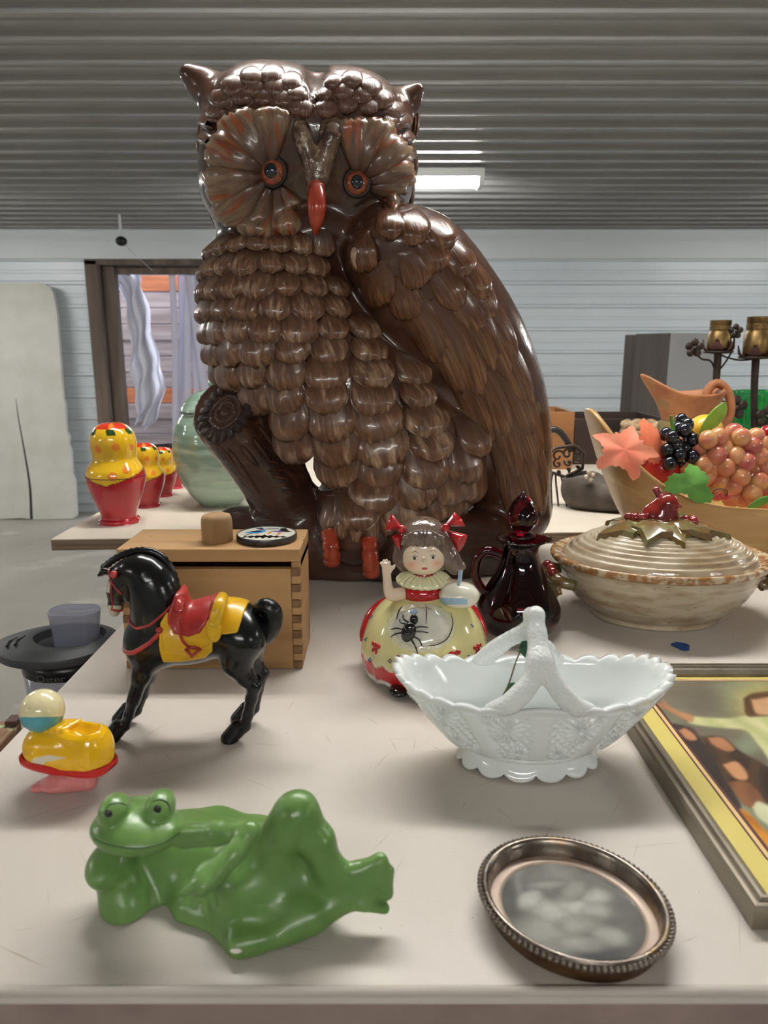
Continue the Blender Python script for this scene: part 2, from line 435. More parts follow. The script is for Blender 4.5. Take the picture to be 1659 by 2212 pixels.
mk('skirt_rail', rbox((TX0 + 0.003, TY1 - 0.03, T - 0.05), (TX1 - 0.003, TY1 - 0.0025, T - 0.0076)), m_tedge, t, False)
mk('skirt_rail', rbox((TX0 + 0.003, TY0 + 0.031, T - 0.05), (TX0 + 0.03, TY1 - 0.031, T - 0.0076)), m_tedge, t, False)
mk('skirt_rail', rbox((TX1 - 0.03, TY0 + 0.031, T - 0.05), (TX1 - 0.003, TY1 - 0.031, T - 0.0076)), m_tedge, t, False)
mk('edge_lip', tube([(TX0 + 0.004, TY0 + 0.0015, T - 0.001), (TX1 - 0.004, TY0 + 0.0015, T - 0.001)], 0.0022, 8), m_table, t)
for x in (TX0 + 0.15, TX1 - 0.15):
    for y in (TY0 + 0.08, TY1 - 0.08):
        mk('leg', tube([(x, y, 0), (x, y, T - 0.0076)], 0.014, 12), m_leg, t)
# fine scratches and specks in the plastic
sv, sf = [], []
rr = random.Random(3)
for i in range(330):
    x, y = rr.uniform(-0.24, 0.40), rr.uniform(0.27, 0.80); a = rr.gauss(0.5, 0.7) if i % 3 else rr.uniform(0, PI)
    L = rr.uniform(0.004, 0.045) if i < 210 else rr.uniform(0.0006, 0.0014); wd = rr.uniform(0.00016, 0.00034) if i < 210 else rr.uniform(0.0003, 0.0007)
    dx, dy = math.cos(a) * L / 2, math.sin(a) * L / 2; nx, ny = -math.sin(a) * wd / 2, math.cos(a) * wd / 2
    k = len(sv); z = T + 0.00015
    sv += [(x - dx, y - dy, z), (x + nx, y + ny, z), (x + dx, y + dy, z), (x - nx, y - ny, z)]; sf.append([k, k + 3, k + 2, k + 1])
stuff(mk('scratches', (sv, sf), m_dirt, t, False))
bt = on(1472, 1397, T)
pt = [(bt.x + 0.0075 * math.cos(a) * (1 + 0.25 * math.sin(3 * a)), bt.y + 0.010 * math.sin(a)) for a in np.linspace(0, 2 * PI, 14, endpoint=False)]
tag(mk('tape_scrap', prism(pt, T, T + 0.0006), mat('blue_tape', srgb(38, 74, 140), rough=0.7), smooth=False), 'small torn scrap of blue tape stuck on the table by the casserole', 'tape')
# plywood board lying across the rear edge, carried by a second table
m_ply_top = mat('white_board_face', srgb(214, 204, 188), rough=0.6, col2=srgb(204, 192, 174), vscale=6)
m_ply_edge = mat('plywood_edge', srgb(140, 118, 94), rough=0.8, col2=srgb(98, 80, 64), vscale=30, vmap=(0.15, 1, 6), bump=0.0006, bscale=60)
BZ = 0.016
q = [(-0.457, 0.958), (1.70, 1.075), (1.70, 2.35), (-0.457, 2.35)]
b = thing('plywood_board', 'white-faced plywood board with raw brown edge lying behind the owl', 'board', (0.6, 1.6, T))
mk('board_core', prism(q, T + 0.0002, T + BZ - 0.0012), m_ply_edge, b, False)
mk('board_face', prism(q, T + BZ - 0.0012, T + BZ), m_ply_top, b, False)
t2 = thing('folding_table', 'second folding table standing behind, under the plywood board', 'table', (0.6, 1.75, 0))
mk('table_top', rbox((-0.40, 1.10, T - 0.03), (1.64, 2.30, T - 0.0002), 0.004), m_table, t2, False)
for x in (-0.2, 1.45):
    for y in (1.2, 2.2): mk('leg', tube([(x, y, 0), (x, y, T - 0.03)], 0.014, 12), m_leg, t2)
TB = T + BZ
# ================================================================== the owl
m_owl = mat('brown_owl_glaze', srgb(86, 55, 40), rough=0.24, coat=0.45, col2=srgb(62, 38, 29), vscale=14, col3=srgb(96, 62, 42), s3=60, v3=(0.6, 0.8), bump=0.0010, bscale=45)
m_log = mat('dark_log_glaze', srgb(76, 48, 38), rough=0.26, coat=0.45, col2=srgb(56, 35, 28), vscale=18, bump=0.0015, bscale=50, bmap=(0.5, 1, 2))
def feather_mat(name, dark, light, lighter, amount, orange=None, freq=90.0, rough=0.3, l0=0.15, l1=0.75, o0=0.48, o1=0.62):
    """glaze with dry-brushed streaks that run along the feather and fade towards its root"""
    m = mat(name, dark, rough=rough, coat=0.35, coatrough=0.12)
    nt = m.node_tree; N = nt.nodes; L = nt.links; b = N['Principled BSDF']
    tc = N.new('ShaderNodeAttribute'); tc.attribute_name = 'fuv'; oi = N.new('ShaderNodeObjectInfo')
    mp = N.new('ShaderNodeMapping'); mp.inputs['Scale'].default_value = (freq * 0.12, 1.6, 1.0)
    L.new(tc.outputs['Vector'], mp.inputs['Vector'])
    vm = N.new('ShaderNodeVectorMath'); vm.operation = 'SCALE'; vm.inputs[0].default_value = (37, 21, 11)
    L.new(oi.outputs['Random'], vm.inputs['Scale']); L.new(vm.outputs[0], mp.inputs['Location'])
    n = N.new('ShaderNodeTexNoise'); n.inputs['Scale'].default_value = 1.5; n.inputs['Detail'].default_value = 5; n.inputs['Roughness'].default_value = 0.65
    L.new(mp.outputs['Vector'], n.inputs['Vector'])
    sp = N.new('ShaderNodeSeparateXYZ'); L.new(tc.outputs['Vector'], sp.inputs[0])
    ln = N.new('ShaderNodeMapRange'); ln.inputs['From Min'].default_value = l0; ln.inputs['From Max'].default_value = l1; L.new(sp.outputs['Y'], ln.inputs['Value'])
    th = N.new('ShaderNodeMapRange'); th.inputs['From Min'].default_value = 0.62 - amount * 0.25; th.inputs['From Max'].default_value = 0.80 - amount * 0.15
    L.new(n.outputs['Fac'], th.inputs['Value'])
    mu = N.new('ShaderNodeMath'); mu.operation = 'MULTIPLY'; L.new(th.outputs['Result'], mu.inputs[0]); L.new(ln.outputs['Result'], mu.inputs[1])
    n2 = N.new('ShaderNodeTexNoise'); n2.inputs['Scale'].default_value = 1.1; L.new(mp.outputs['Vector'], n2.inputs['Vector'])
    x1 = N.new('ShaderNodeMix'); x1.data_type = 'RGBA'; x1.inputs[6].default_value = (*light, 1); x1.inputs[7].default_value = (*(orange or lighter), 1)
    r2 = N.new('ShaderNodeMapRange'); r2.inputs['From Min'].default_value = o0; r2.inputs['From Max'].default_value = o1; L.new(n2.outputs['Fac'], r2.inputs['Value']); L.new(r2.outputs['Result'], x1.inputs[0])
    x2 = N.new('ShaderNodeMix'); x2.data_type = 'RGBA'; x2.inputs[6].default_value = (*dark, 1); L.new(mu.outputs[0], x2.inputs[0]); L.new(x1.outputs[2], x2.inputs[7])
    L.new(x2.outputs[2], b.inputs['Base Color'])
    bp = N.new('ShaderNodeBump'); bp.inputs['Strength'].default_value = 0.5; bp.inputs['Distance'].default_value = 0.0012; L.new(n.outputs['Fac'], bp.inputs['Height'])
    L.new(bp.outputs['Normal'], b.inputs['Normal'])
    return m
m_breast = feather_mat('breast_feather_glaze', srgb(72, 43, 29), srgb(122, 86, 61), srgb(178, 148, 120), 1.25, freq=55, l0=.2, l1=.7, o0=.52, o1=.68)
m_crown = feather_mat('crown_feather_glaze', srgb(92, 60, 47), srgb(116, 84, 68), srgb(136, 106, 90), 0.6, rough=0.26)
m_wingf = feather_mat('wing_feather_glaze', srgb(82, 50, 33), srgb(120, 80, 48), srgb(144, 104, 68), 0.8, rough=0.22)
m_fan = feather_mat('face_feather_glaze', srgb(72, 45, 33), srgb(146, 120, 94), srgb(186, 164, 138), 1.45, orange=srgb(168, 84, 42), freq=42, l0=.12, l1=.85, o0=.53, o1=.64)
m_orange = mat('orange_glaze', srgb(176, 66, 38), rough=0.22, coat=0.5, col2=srgb(150, 50, 28), vscale=60)
m_iris = mat('owl_iris', srgb(156, 78, 44), rough=0.2, coat=0.6, col2=srgb(112, 48, 30), vscale=160)
m_eyerim = mat('dark_eye_outline', srgb(30, 22, 20), rough=0.5)
m_pupil = mat('owl_pupil', srgb(26, 32, 36), rough=0.12, coat=0.8)
def petal_grid(kind, nt, ns, ridges, seed):
    """unit feather surface: root at 0, tip at y=1, x across, z outwards"""
    t = 0.5 - 0.5 * np.cos(np.linspace(0, PI, nt)); s = np.sin(np.linspace(-PI / 2, PI / 2, ns))
    if kind == 'scale': w = np.where(t < 0.55, 0.34 + 0.16 * (t / 0.55), 0.5 * np.sqrt(np.maximum(0, 1 - (np.maximum(0, t - 0.55) / 0.45) ** 2.2)))
    elif kind == 'fan': w = np.where(t < 0.78, 0.10 + 0.40 * (t / 0.78) ** 0.9, 0.5 * np.sqrt(np.maximum(0, 1 - (np.maximum(0, t - 0.78) / 0.22) ** 2.5)))
    elif kind == 'lobe': w = 0.5 * np.sqrt(np.maximum(0, 1 - np.abs((t - 0.5) / 0.5) ** 2.4))
    else: w = np.where(t < 0.3, 0.42 + 0.08 * t / 0.3, 0.5 * np.sqrt(np.maximum(0, 1 - (np.maximum(0, t - 0.3) / 0.7) ** 2.6)))
    w = np.maximum(w, 0.004)
    TT, SS = np.meshgrid(t, s, indexing='ij')
    rg = np.random.default_rng(seed); ph = rg.uniform(0, 6)
    x = w[:, None] * SS; y = TT + 0.035 * np.sin(ridges * PI * SS + ph) * np.clip(TT * 2 - 1, 0, 1)
    edge = np.sqrt(np.maximum(0, 1 - np.abs(SS) ** 3)); tip = np.sqrt(np.maximum(0, 1 - np.maximum(0, (TT - 0.7) / 0.3) ** 3))
    up = 0.1 + 0.9 * np.clip(TT / 0.7, 0, 1) ** 0.8
    if kind == 'lobe': up = 0.35 + 0.65 * np.sin(np.clip(TT / 0.7, 0, 1) * PI / 2)
    if kind == 'fan': up = 0.25 + 0.75 * TT
    z = up * edge * tip + 0.13 * np.cos(ridges * PI * SS + ph) * TT * edge * tip
    return x, y, z
def petal_mesh(top, bot, x, y, nt, ns):
    F = gridf(nt, ns); F2 = gridf(nt, ns, flip=True) + nt * ns
    rim = []
    lp = [i * ns for i in range(nt)] + [(nt - 1) * ns + j for j in range(1, ns)] + [i * ns + ns - 1 for i in range(nt - 2, -1, -1)] + list(range(ns - 2, 0, -1))
    for a, b in zip(lp, lp[1:] + lp[:1]): rim.append([a, b, b + nt * ns, a + nt * ns])
    F = np.concatenate([F[:, ::-1], F2[:, ::-1], np.array(rim)[:, ::-1]])
    V = np.concatenate([top.reshape(-1, 3), bot.reshape(-1, 3)])
    uv = np.stack([x, y, 0 * x], -1).reshape(-1, 3); uv = np.concatenate([uv, uv]).astype(np.float32)
    me = _mesh('feather', V, F); me.polygons.foreach_set('use_smooth', np.ones(len(me.polygons), dtype=bool))
    at_ = me.attributes.new('fuv', 'FLOAT_VECTOR', 'POINT'); at_.data.foreach_set('vector', uv.ravel())
    return me
def petal(kind='scale', nt=12, ns=13, ridges=4, seed=0):
    x, y, z = petal_grid(kind, nt, ns, ridges, seed)
    return petal_mesh(np.stack([x, y, z], -1), np.stack([x * 0.96, y * 0.985, np.full_like(x, -0.5)], -1), x, y, nt, ns)
_fs = [100]
def conform(name, a, b, wpx, H, kind, m, ridges=3, nt=14, ns=11, bend=0.0):
    """a feather laid on the body between two points of the drawing, following the body's surface"""
    _fs[0] += 1
    x, y, z = petal_grid(kind, nt, ns, ridges, _fs[0])
    A = np.array(a, float); D = np.array(b, float) - A; Lp = np.hypot(*D); pe = np.array([-D[1], D[0]]) / Lp
    top = np.zeros(x.shape + (3,)); bot = top.copy()
    last = None
    for i in range(nt):
        for j in range(ns):
            q = A + D * y[i, j] + pe * (x[i, j] * wpx + bend * Lp * 4 * y[i, j] * (1 - y[i, j]))
            d = ray(*q); r = BV.ray_cast(Vector((0, 0, CAMZ)), d.normalized())
            if r[0] is None:
                pt = at(q[0], q[1], last.y if last is not None else .88); r = BV.find_nearest(pt)
            p, n = r[0], r[1]
            if last is not None and (p - last).length > 0.05: r = BV.find_nearest(at(q[0], q[1], last.y)); p, n = r[0], r[1]
            last = p; n = (n + Vector((0, -0.35, 0.05))).normalized()
            top[i, j] = p + n * H * z[i, j]; bot[i, j] = p - n * 0.004
    me = petal_mesh(top - ORG[owl.name], bot - ORG[owl.name], x, y, nt, ns); me.materials.append(m); me.name = name
    o = bpy.data.objects.new(name, me); COL.objects.link(o); o.parent = owl; ORG[o.name] = ORG[owl.name]
    return o
def feather_me(kind, mats, n, ridges, seed):
    out = []
    for i in range(n):
        me = petal(kind, ridges=ridges, seed=seed + i); me.materials.append(mats); out.append(me)
    return out
ME_breast = feather_me('scale', m_breast, 4, 4, 1); ME_crown = feather_me('lobe', m_crown, 3, 2, 9)
ME_wing = feather_me('long', m_wingf, 3, 3, 20); ME_fan = feather_me('fan', m_fan, 3, 6, 30); ME_shoulder = feather_me('scale', m_wingf, 3, 2, 40)

OY = 0.90
ob = on(850, 1285, T); owl = thing('owl_statue', 'large glossy brown ceramic owl with orange beak perched on a log', 'owl statue', (ob.x - 0.03, 0.88, T))
S = SDF((-0.26, 0.70, T - 0.004), (0.26, 1.06, 1.60), 0.0028)
def E(u, v, Y, ru, rv, ry, k=0.02, rz=0, sub=False):
    c = at(u, v, Y); s = sc(v, Y); b = CP + (1106 - v) / FPX * SP
    S.ell(c, (ru * s, ry, rv * s / b), k, Matrix.Rotation(math.radians(rz), 3, 'Y'), sub)
def C(pts, k=0.02, sub=False, ns=None): S.chain([at(u, v, Y) for u, v, Y, r in pts], [r * sc(v, Y) for u, v, Y, r in pts], k, sub, ns)
# head
E(664, 335, .905, 226, 172, .115, 0); E(575, 262, .90, 122, 108, .095, .02); E(765, 268, .90, 112, 98, .095, .02)
E(556, 400, .875, 122, 122, .085, .02); E(792, 392, .885, 100, 108, .085, .02)
C([(684, 148, .88, 14), (684, 168, .82, 18), (684, 215, .80, 13)], .016, True)
# ear tufts
C([(478, 215, .90, 44), (438, 185, .90, 34), (408, 160, .895, 20)], .025); C([(858, 235, .91, 36), (885, 215, .91, 27), (903, 193, .905, 13)], .02)
C([(395, 150, .865, 6), (430, 195, .855, 14), (448, 225, .85, 8)], .006, True)
C([(905, 188, .885, 3), (885, 222, .872, 10)], .006, True)
# trunk
E(590, 620, .905, 137, 150, .115, .03); E(640, 720, .905, 182, 190, .125, .03); E(740, 850, .905, 205, 190, .125, .03)
E(860, 960, .905, 190, 165, .115, .03); E(830, 1060, .895, 125, 100, .095, .03)
E(700, 520, .90, 120, 70, .085, .03)
# wing and tail
C([(860, 555, .835, 98), (905, 600, .85, 122), (985, 730, .885, 132), (1045, 850, .915, 120), (1085, 960, .93, 97), (1108, 1065, .94, 72), (1120, 1105, .94, 58)], .018, ns=14)
E(850, 540, .815, 92, 82, .052, .02)
# trousers
C([(790, 1050, .855, 72), (770, 1110, .83, 74), (766, 1146, .822, 76)], .03); C([(880, 1070, .86, 68), (905, 1160, .86, 60)], .03)
# perch: log and stump
C([(520, 1150, .895, 60), (700, 1170, .875, 72), (900, 1180, .87, 80), (1050, 1185, .885, 72)], .015, ns=8)
C([(560, 1225, .88, 70), (800, 1230, .87, 78), (1040, 1235, .885, 70)], .02, ns=6)
C([(470, 872, .825, 66), (505, 930, .84, 60), (560, 1010, .86, 56), (625, 1095, .88, 66)], .012, ns=8)
C([(1000, 1180, .92, 70), (1110, 1110, .945, 56)], .03)
# opening between the stump and the body
for (u, v, r) in [(662, 968, 13), (672, 985, 18), (685, 1005, 23), (698, 1025, 25), (708, 1036, 22)]:
    S.cone(at(u, v, .70), at(u, v, 1.05), r * sc(v, .70), r * sc(v, 1.05), .006, True)
# eye hollows
E(588, 378, .775, 52, 58, .026, .014, sub=True); E(772, 400, .785, 46, 52, .026, .014, sub=True)
# cut face of the stump
pc = at(487, 890, .815); pn = Vector((-0.42, -0.72, 0.55)).normalized()
x, y, z = S.xyz((slice(None),) * 3)
near = (np.sqrt((x - pc.x) ** 2 + (y - pc.y) ** 2 + (z - pc.z) ** 2) < 0.12) & (x < at(535, 890, .83).x) & (z < at(500, 800, .83).z) & (y < 0.90)
d = (x - pc.x) * pn.x + (y - pc.y) * pn.y + (z - pc.z) * pn.z
S.f = np.where(near, np.maximum(S.f, d), S.f).astype(np.float32)
S.plane((0, 0, T + 0.0006), (0, 0, -1))
VF = S.mesh()
uu, vv = project(VF[0])
body = mk('body', VF, m_owl, owl)
body.data.materials.append(m_log)
cen = VF[0][VF[1]].mean(1); cu, cv = project(cen)
logm = (cv > 1150 - 20 * np.sin(cu / 40)) & ~((cu > 690) & (cu < 960) & (cv < 1185)) & ~(cu > 1085) | ((cu < 640) & (cv > 830) & (cu < 470 + (cv - 830) * 0.78)) | ((cv > 1055) & (cu < 690))
body.data.polygons.foreach_set('material_index', logm.astype(np.int32))
dg = bpy.context.evaluated_depsgraph_get()
BV = BVHTree.FromPolygons([Vector(p) for p in VF[0]], VF[1].tolist())
def place(name, mes, p, nrm, down, L, W, H, tilt=0.0, lift=0.0, mat_i=None):
    n = nrm.normalized(); y = (down - n * down.dot(n)).normalized()
    if tilt: q = Matrix.Rotation(tilt, 3, y.cross(n)); y = q @ y; n = q @ n
    x = y.cross(n)
    M = frame_m(p + n * lift - y * L * 0.5, x * W, y * L, n * H)
    return inst(name, random.choice(mes), owl, M)
def hit(u, v):
    d = ray(u, v); r = BV.ray_cast(Vector((0, 0, CAMZ)), d.normalized()); return r[0], r[1]
def hit_from(o, d): r = BV.ray_cast(o, d); return r[0], r[1]
# breast feathers in staggered rows round the trunk
rows = [(548, 590, 50), (588, 592, 52), (628, 594, 56), (668, 598, 60), (708, 608, 64), (748, 622, 70), (790, 645, 76), (834, 680, 82), (880, 730, 88), (926, 780, 92), (972, 820, 92), (1016, 850, 88), (1055, 860, 80)]
wing_front = [(745, 500), (742, 600), (775, 660), (850, 700), (905, 740), (950, 800), (1000, 850), (1040, 900), (1075, 960), (1090, 1040), (1085, 1120)]
wf = np.array(wing_front)
for ri, (v, uc, wpx) in enumerate(rows):
    ax = at(uc, v, .905); s = sc(v, .86); w = wpx * s
    rad = 0.12 + 0.0 * ri
    lean = Vector((0.18 if ri > 4 else 0.02, 0, -1))
    n = 22; th = 0.0
    step = w / rad * 1.0
    for k in range(-9, 10):
        a = (k + 0.5 * (ri % 2)) * step
        if abs(a) > 2.3: continue
        dr = Vector((math.sin(a), -math.cos(a), 0.0))
        p, nn = hit_from(ax + dr * 0.4, -dr)
        if p is None: continue
        u_, v_ = project([p]); u_, v_ = u_[0], v_[0]
        lim = np.interp(v_, wf[:, 1], wf[:, 0])
        if a > 0 and u_ > lim - 0.22 * wpx: continue
        if nn.dot(dr) < 0.25: continue
        if v_ > 805 and u_ < np.interp(v_, [800, 830, 900, 960, 1020], [470, 505, 550, 625, 700]) and p.y < .96: continue
        if ri > 6 and u_ < np.interp(v_, [830, 900, 960, 1020, 1060], [520, 570, 630, 740, 755]) and a > -1.2: continue
        if abs((p - ax).to_2d().length) > 0.2: continue
        j = random.uniform(0.92, 1.1)
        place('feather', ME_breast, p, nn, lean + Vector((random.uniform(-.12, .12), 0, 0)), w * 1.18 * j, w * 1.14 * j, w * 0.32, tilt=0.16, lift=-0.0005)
# crown feathers
rs = random.Random(5)
for u, v, w in [(545, 168, 44), (590, 163, 46), (630, 178, 42), (505, 188, 44), (550, 192, 40), (595, 188, 44), (640, 205, 40), (480, 215, 42), (525, 208, 40), (570, 212, 38), (612, 214, 42), (655, 236, 40), (640, 232, 38),
                (718, 178, 38), (760, 172, 40), (800, 190, 40), (700, 204, 36), (740, 200, 40), (780, 208, 40), (825, 215, 40), (850, 240, 38), (705, 236, 44), (750, 226, 40), (795, 232, 38), (840, 262, 36), (868, 262, 34), (880, 296, 30), (885, 330, 26),
                (455, 262, 34), (448, 300, 28), (468, 240, 34)]:
    L = w * rs.uniform(0.9, 1.1)
    conform('feather', (u - (u - 680) * 0.02, v - L * 0.5), (u + (u - 680) * 0.03, v + L * 0.55), w * 1.25, 0.0065, 'lobe', m_crown, 2, 9, 8)
# back and sides of the head for other viewpoints
for zz in range(7):
    for k in range(12):
        a = math.radians(100 + 160 * (k + 0.5 * (zz % 2)) / 11)
        o = at(665, 250 + zz * 40, .905); dr = Vector((math.sin(a), -math.cos(a), 0))
        p, nn = hit_from(o + dr * 0.4, -dr)
        if p is not None and p.z > 1.2: place('feather', ME_crown, p, nn, Vector((0, 0, -1)), 0.045, 0.036, 0.007, tilt=0.1)
# face fans round the eyes: (eye, tip, width)
def fan(e, tp, wpx):
    d = np.array(tp, float) - e; r = np.hypot(*d); st = np.array(e) + d / r * 24
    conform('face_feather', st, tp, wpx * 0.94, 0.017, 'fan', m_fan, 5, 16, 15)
el, er = (588, 378), (772, 400)
for tp, w in [((505, 250), 108), ((590, 236), 92), ((458, 318), 92), ((452, 405), 98), ((482, 478), 96), ((548, 518), 88), ((622, 512), 78), ((640, 455), 52)]: fan(el, tp, w)
for tp, w in [((760, 258), 84), ((822, 262), 84), ((868, 315), 84), ((884, 372), 72), ((868, 418), 70)]: fan(er, tp, w)
# eyes
for (u, v, r) in [(588, 372, 28), (771, 396, 26)]:
    c = at(u, v, .797 if u < 700 else .803); R = r * sc(v, .80); n = Vector((-0.12 if u < 700 else 0.10, -1, 0.02)).normalized()
    Rm = n.to_track_quat('Z', 'Y').to_matrix()
    ey = mk('eye', ball(c, (R, R, R * 0.55), 28, 14, Rm), m_iris, owl)
    mk('eye_rim', tube([c + Rm @ Vector((R * 1.04 * math.cos(a), R * 1.04 * math.sin(a), 0)) for a in np.linspace(0, 2 * PI, 32, endpoint=False)], R * 0.17, 8, True), m_eyerim, ey)
    mk('pupil', ball(c + n * R * 0.24, (R * 0.62, R * 0.66, R * 0.42), 22, 12, Rm), m_pupil, ey)
# brow ridges between the eyes, and the beak
B = SDF(at(600, 430, .90) - Vector((0.02, 0.16, 0.02)), at(780, 230, .90) + Vector((0.02, 0, 0.02)), 0.0014)
for pts in ([(650, 268, .80, 17), (652, 290, .79, 19), (662, 320, .79, 18), (676, 360, .79, 20), (682, 405, .79, 19)], [(722, 272, .80, 18), (716, 296, .79, 19), (706, 325, .79, 19), (696, 360, .79, 20), (686, 405, .79, 18)], [(705, 262, .80, 9), (697, 285, .79, 8)]):
    B.chain([at(u, v, Y) for u, v, Y, r in pts], [r * sc(v, Y) for u, v, Y, r in pts], .006, ns=8)
br = mk('brow', B.mesh(), mat('brow_glaze', srgb(120, 96, 76), rough=0.25, coat=0.4, col2=srgb(66, 42, 32), vscale=55, col3=srgb(170, 148, 124), s3=90, v3=(0.58, 0.7), bump=0.0015, bscale=120), owl)
bk = [(684, 402, .778, 17), (684, 425, .770, 20), (684, 452, .766, 20), (683, 478, .768, 15), (682, 500, .774, 7), (682, 507, .777, 3)]
mk('beak', tube([at(u, v, Y) for u, v, Y, r in bk], [r * sc(v, Y) for u, v, Y, r in bk], 16, ns=16), m_orange, owl)
# wing: shoulder lobes, then long feathers
def wfeather(a, b, wpx, H, mes, lift=0.0):
    conform('wing_feather', a, b, wpx, H, 'long' if mes is ME_wing else 'scale', m_wingf, 2, 14, 9, bend=-0.04)
for a, b, w in [((985, 620), (1075, 800), 70), ((1010, 640), (1110, 840), 66), ((1030, 680), (1135, 880), 60), ((1060, 760), (1150, 960), 58), ((1090, 830), (1162, 1040), 52), ((1110, 900), (1168, 1110), 48),
                ((950, 640), (1040, 860), 78), ((1010, 760), (1095, 960), 72), ((1050, 830), (1120, 1040), 66), ((1080, 920), (1135, 1130), 60), ((1060, 900), (1105, 1110), 56),
                ((905, 660), (1000, 850), 76), ((985, 800), (1060, 960), 70), ((870, 640), (960, 790), 80), ((960, 600), (1040, 720), 80), ((1000, 580), (1062, 690), 62), ((1046, 640), (1112, 780), 40), ((1085, 730), (1144, 880), 38), ((1118, 820), (1164, 990), 34), ((1142, 920), (1174, 1080), 28)]:
    wfeather(a, b, w, 0.0075, ME_wing, -0.001)
for a, b, w in [((880, 455), (905, 530), 70), ((930, 470), (965, 545), 70), ((960, 520), (1010, 600), 66), ((915, 510), (950, 590), 74), ((1000, 560), (1045, 650), 58), ((930, 570), (990, 670), 76), ((850, 600), (890, 690), 78), ((800, 570), (830, 660), 80), ((775, 500), (790, 590), 70), ((835, 450), (845, 520), 70), ((880, 540), (905, 625), 78)]:
    wfeather(a, b, w, 0.010, ME_shoulder, -0.002)
p, nn = hit(778, 556)
place('chip', [(_c := ME_crown[0].copy())], p, nn, Vector((0.2, 0, -1)), 0.022, 0.017, 0.0052, lift=0.004); _c.materials.clear(); _c.materials.append(mat('chipped_glaze', srgb(186, 160, 138), rough=0.6, col2=srgb(140, 105, 82), vscale=2))
# trouser feathers
for a, b, w in [((715, 1070), (708, 1150), 42), ((740, 1060), (738, 1165), 42), ((770, 1070), (768, 1172), 44), ((800, 1075), (802, 1172), 42), ((828, 1075), (836, 1160), 40), ((870, 1080), (880, 1150), 46), ((910, 1085), (920, 1160), 48)]:
    conform('leg_feather', a, b, w, 0.007, 'long', m_breast, 2, 10, 8)
# toes
for u, v0, v1, Y in [(715, 1150, 1214, .776), (800, 1166, 1238, .772)]:
    pts = spline([at(u - 3, v0, Y + 0.012), at(u, (v0 + v1) / 2, Y), at(u + 2, v1 - 8, Y), at(u + 2, v1, Y + 0.002)], 22)
    r = np.array([19.5 - 3.0 * (k % 5 == 4) - (3 if k > 20 else 0) for k in range(22)]) * sc(v0, Y)
    mk('toe', tube(pts, r, 14), m_orange, owl)
# growth rings on the cut stump, bark lines on the branch
xa = Vector((0, 0, 1)).cross(pn).normalized(); ya = pn.cross(xa)
fl_me = _mesh('rim_flute', *ball((0, 0, 0), 1.0, 12, 8)); fl_me.polygons.foreach_set('use_smooth', np.ones(len(fl_me.polygons), dtype=bool)); fl_me.materials.append(m_log)
for k in range(20):
    a = 2 * PI * k / 20; d_ = xa * math.cos(a) + ya * math.sin(a); t_ = pn.cross(d_)
    inst('rim_flute', fl_me, owl, frame_m(pc + d_ * .0310 - pn * .0005, d_ * .0080, t_ * .0052, pn * .0042))
for i, r in enumerate([0.0205, 0.0125]):
    nn_ = 48
    ring = [pc - pn * 0.0004 + xa * (r * math.cos(a)) + ya * (r * math.sin(a)) for a in np.linspace(0, 2 * PI, nn_, endpoint=False)]
    rad = [.0022 * (1 + .25 * math.sin(k * 2 * PI / nn_ * 12)) for k in range(nn_)]
    mk('growth_ring', tube(ring, rad, 8, True), m_log, owl)
for (u0, v0), (u1, v1) in [((470, 960), (545, 1055)), ((492, 968), (565, 1075)), ((520, 962), (560, 1010)), ((545, 945), (590, 1005)), ((555, 915), (630, 1010))]:
    pts = [hit(u0 + (u1 - u0) * t, v0 + (v1 - v0) * t)[0] for t in np.linspace(0, 1, 9)]
    if all(p is not None for p in pts): mk('bark_flute', tube(pts, [.0008, .0028, .0036, .0038, .0038, .0036, .003, .002, .0006], 8), m_log, owl)
mk('growth_ring', ball(pc, (0.006, 0.006, 0.003), 12, 8, pn.to_track_quat('Z', 'Y').to_matrix()), m_log, owl)
m_bark = mat('bark_line_glaze', srgb(92, 52, 34), rough=0.3, coat=0.3, col2=srgb(56, 34, 26), vscale=80)
for i, (u, v, du) in enumerate([(575, 950, 20), (570, 968, 24), (578, 985, 30), (592, 1000, 34), (598, 1018, 36), (606, 1034, 36), (612, 1050, 34), (624, 1064, 30)]):
    pts = [hit(u + k * du / 2, v + 5 * (k * k - 1) * 0.4 + 3 * (i % 2) * k)[0] for k in np.linspace(-1, 1, 7)]
    if any(p is None for p in pts): continue
    mk('bark_ridge', tube(pts, [0.0006, 0.0016, 0.002, 0.0022, 0.002, 0.0016, 0.0006], 8), m_bark, owl)
# ================================================================== toy horse
m_black = mat('black_plastic', srgb(20, 20, 22), rough=0.22, spec=0.5, col2=srgb(30, 29, 28), vscale=30, rvar=0.06)
m_redp = mat('red_paint', srgb(172, 52, 46), rough=0.35, coat=0.2, col2=srgb(150, 40, 38), vscale=60)
m_yelp = mat('yellow_paint', srgb(222, 176, 28), rough=0.32, coat=0.3, col2=srgb(205, 155, 18), vscale=50)
m_cream = mat('cream_paint', srgb(214, 206, 184), rough=0.4)
HY = 0.476
hb = on(400, 1600, T)
horse = thing('toy_horse', 'black plastic toy horse with red and yellow saddle standing on the table', 'toy horse', (hb.x, HY, T))
H = SDF((-0.215, 0.435, T - 0.002), (-0.055, 0.515, T + 0.155), 0.0007)
def hp(u, v, dy=0.0): return at(u, v, HY + dy)
hs = sc(1400, HY)
def HE(u, v, dy, ru, rv, ry, k=.006, rz=0): H.ell(hp(u, v, dy), (ru * hs, ry, rv * hs), k, Matrix.Rotation(math.radians(rz), 3, 'Y'))
def HC(pts, k=.006, ns=None, fl=None): H.chain([hp(u, v, dy) for u, v, dy, r in pts], [r * hs for u, v, dy, r in pts], k, ns=ns)
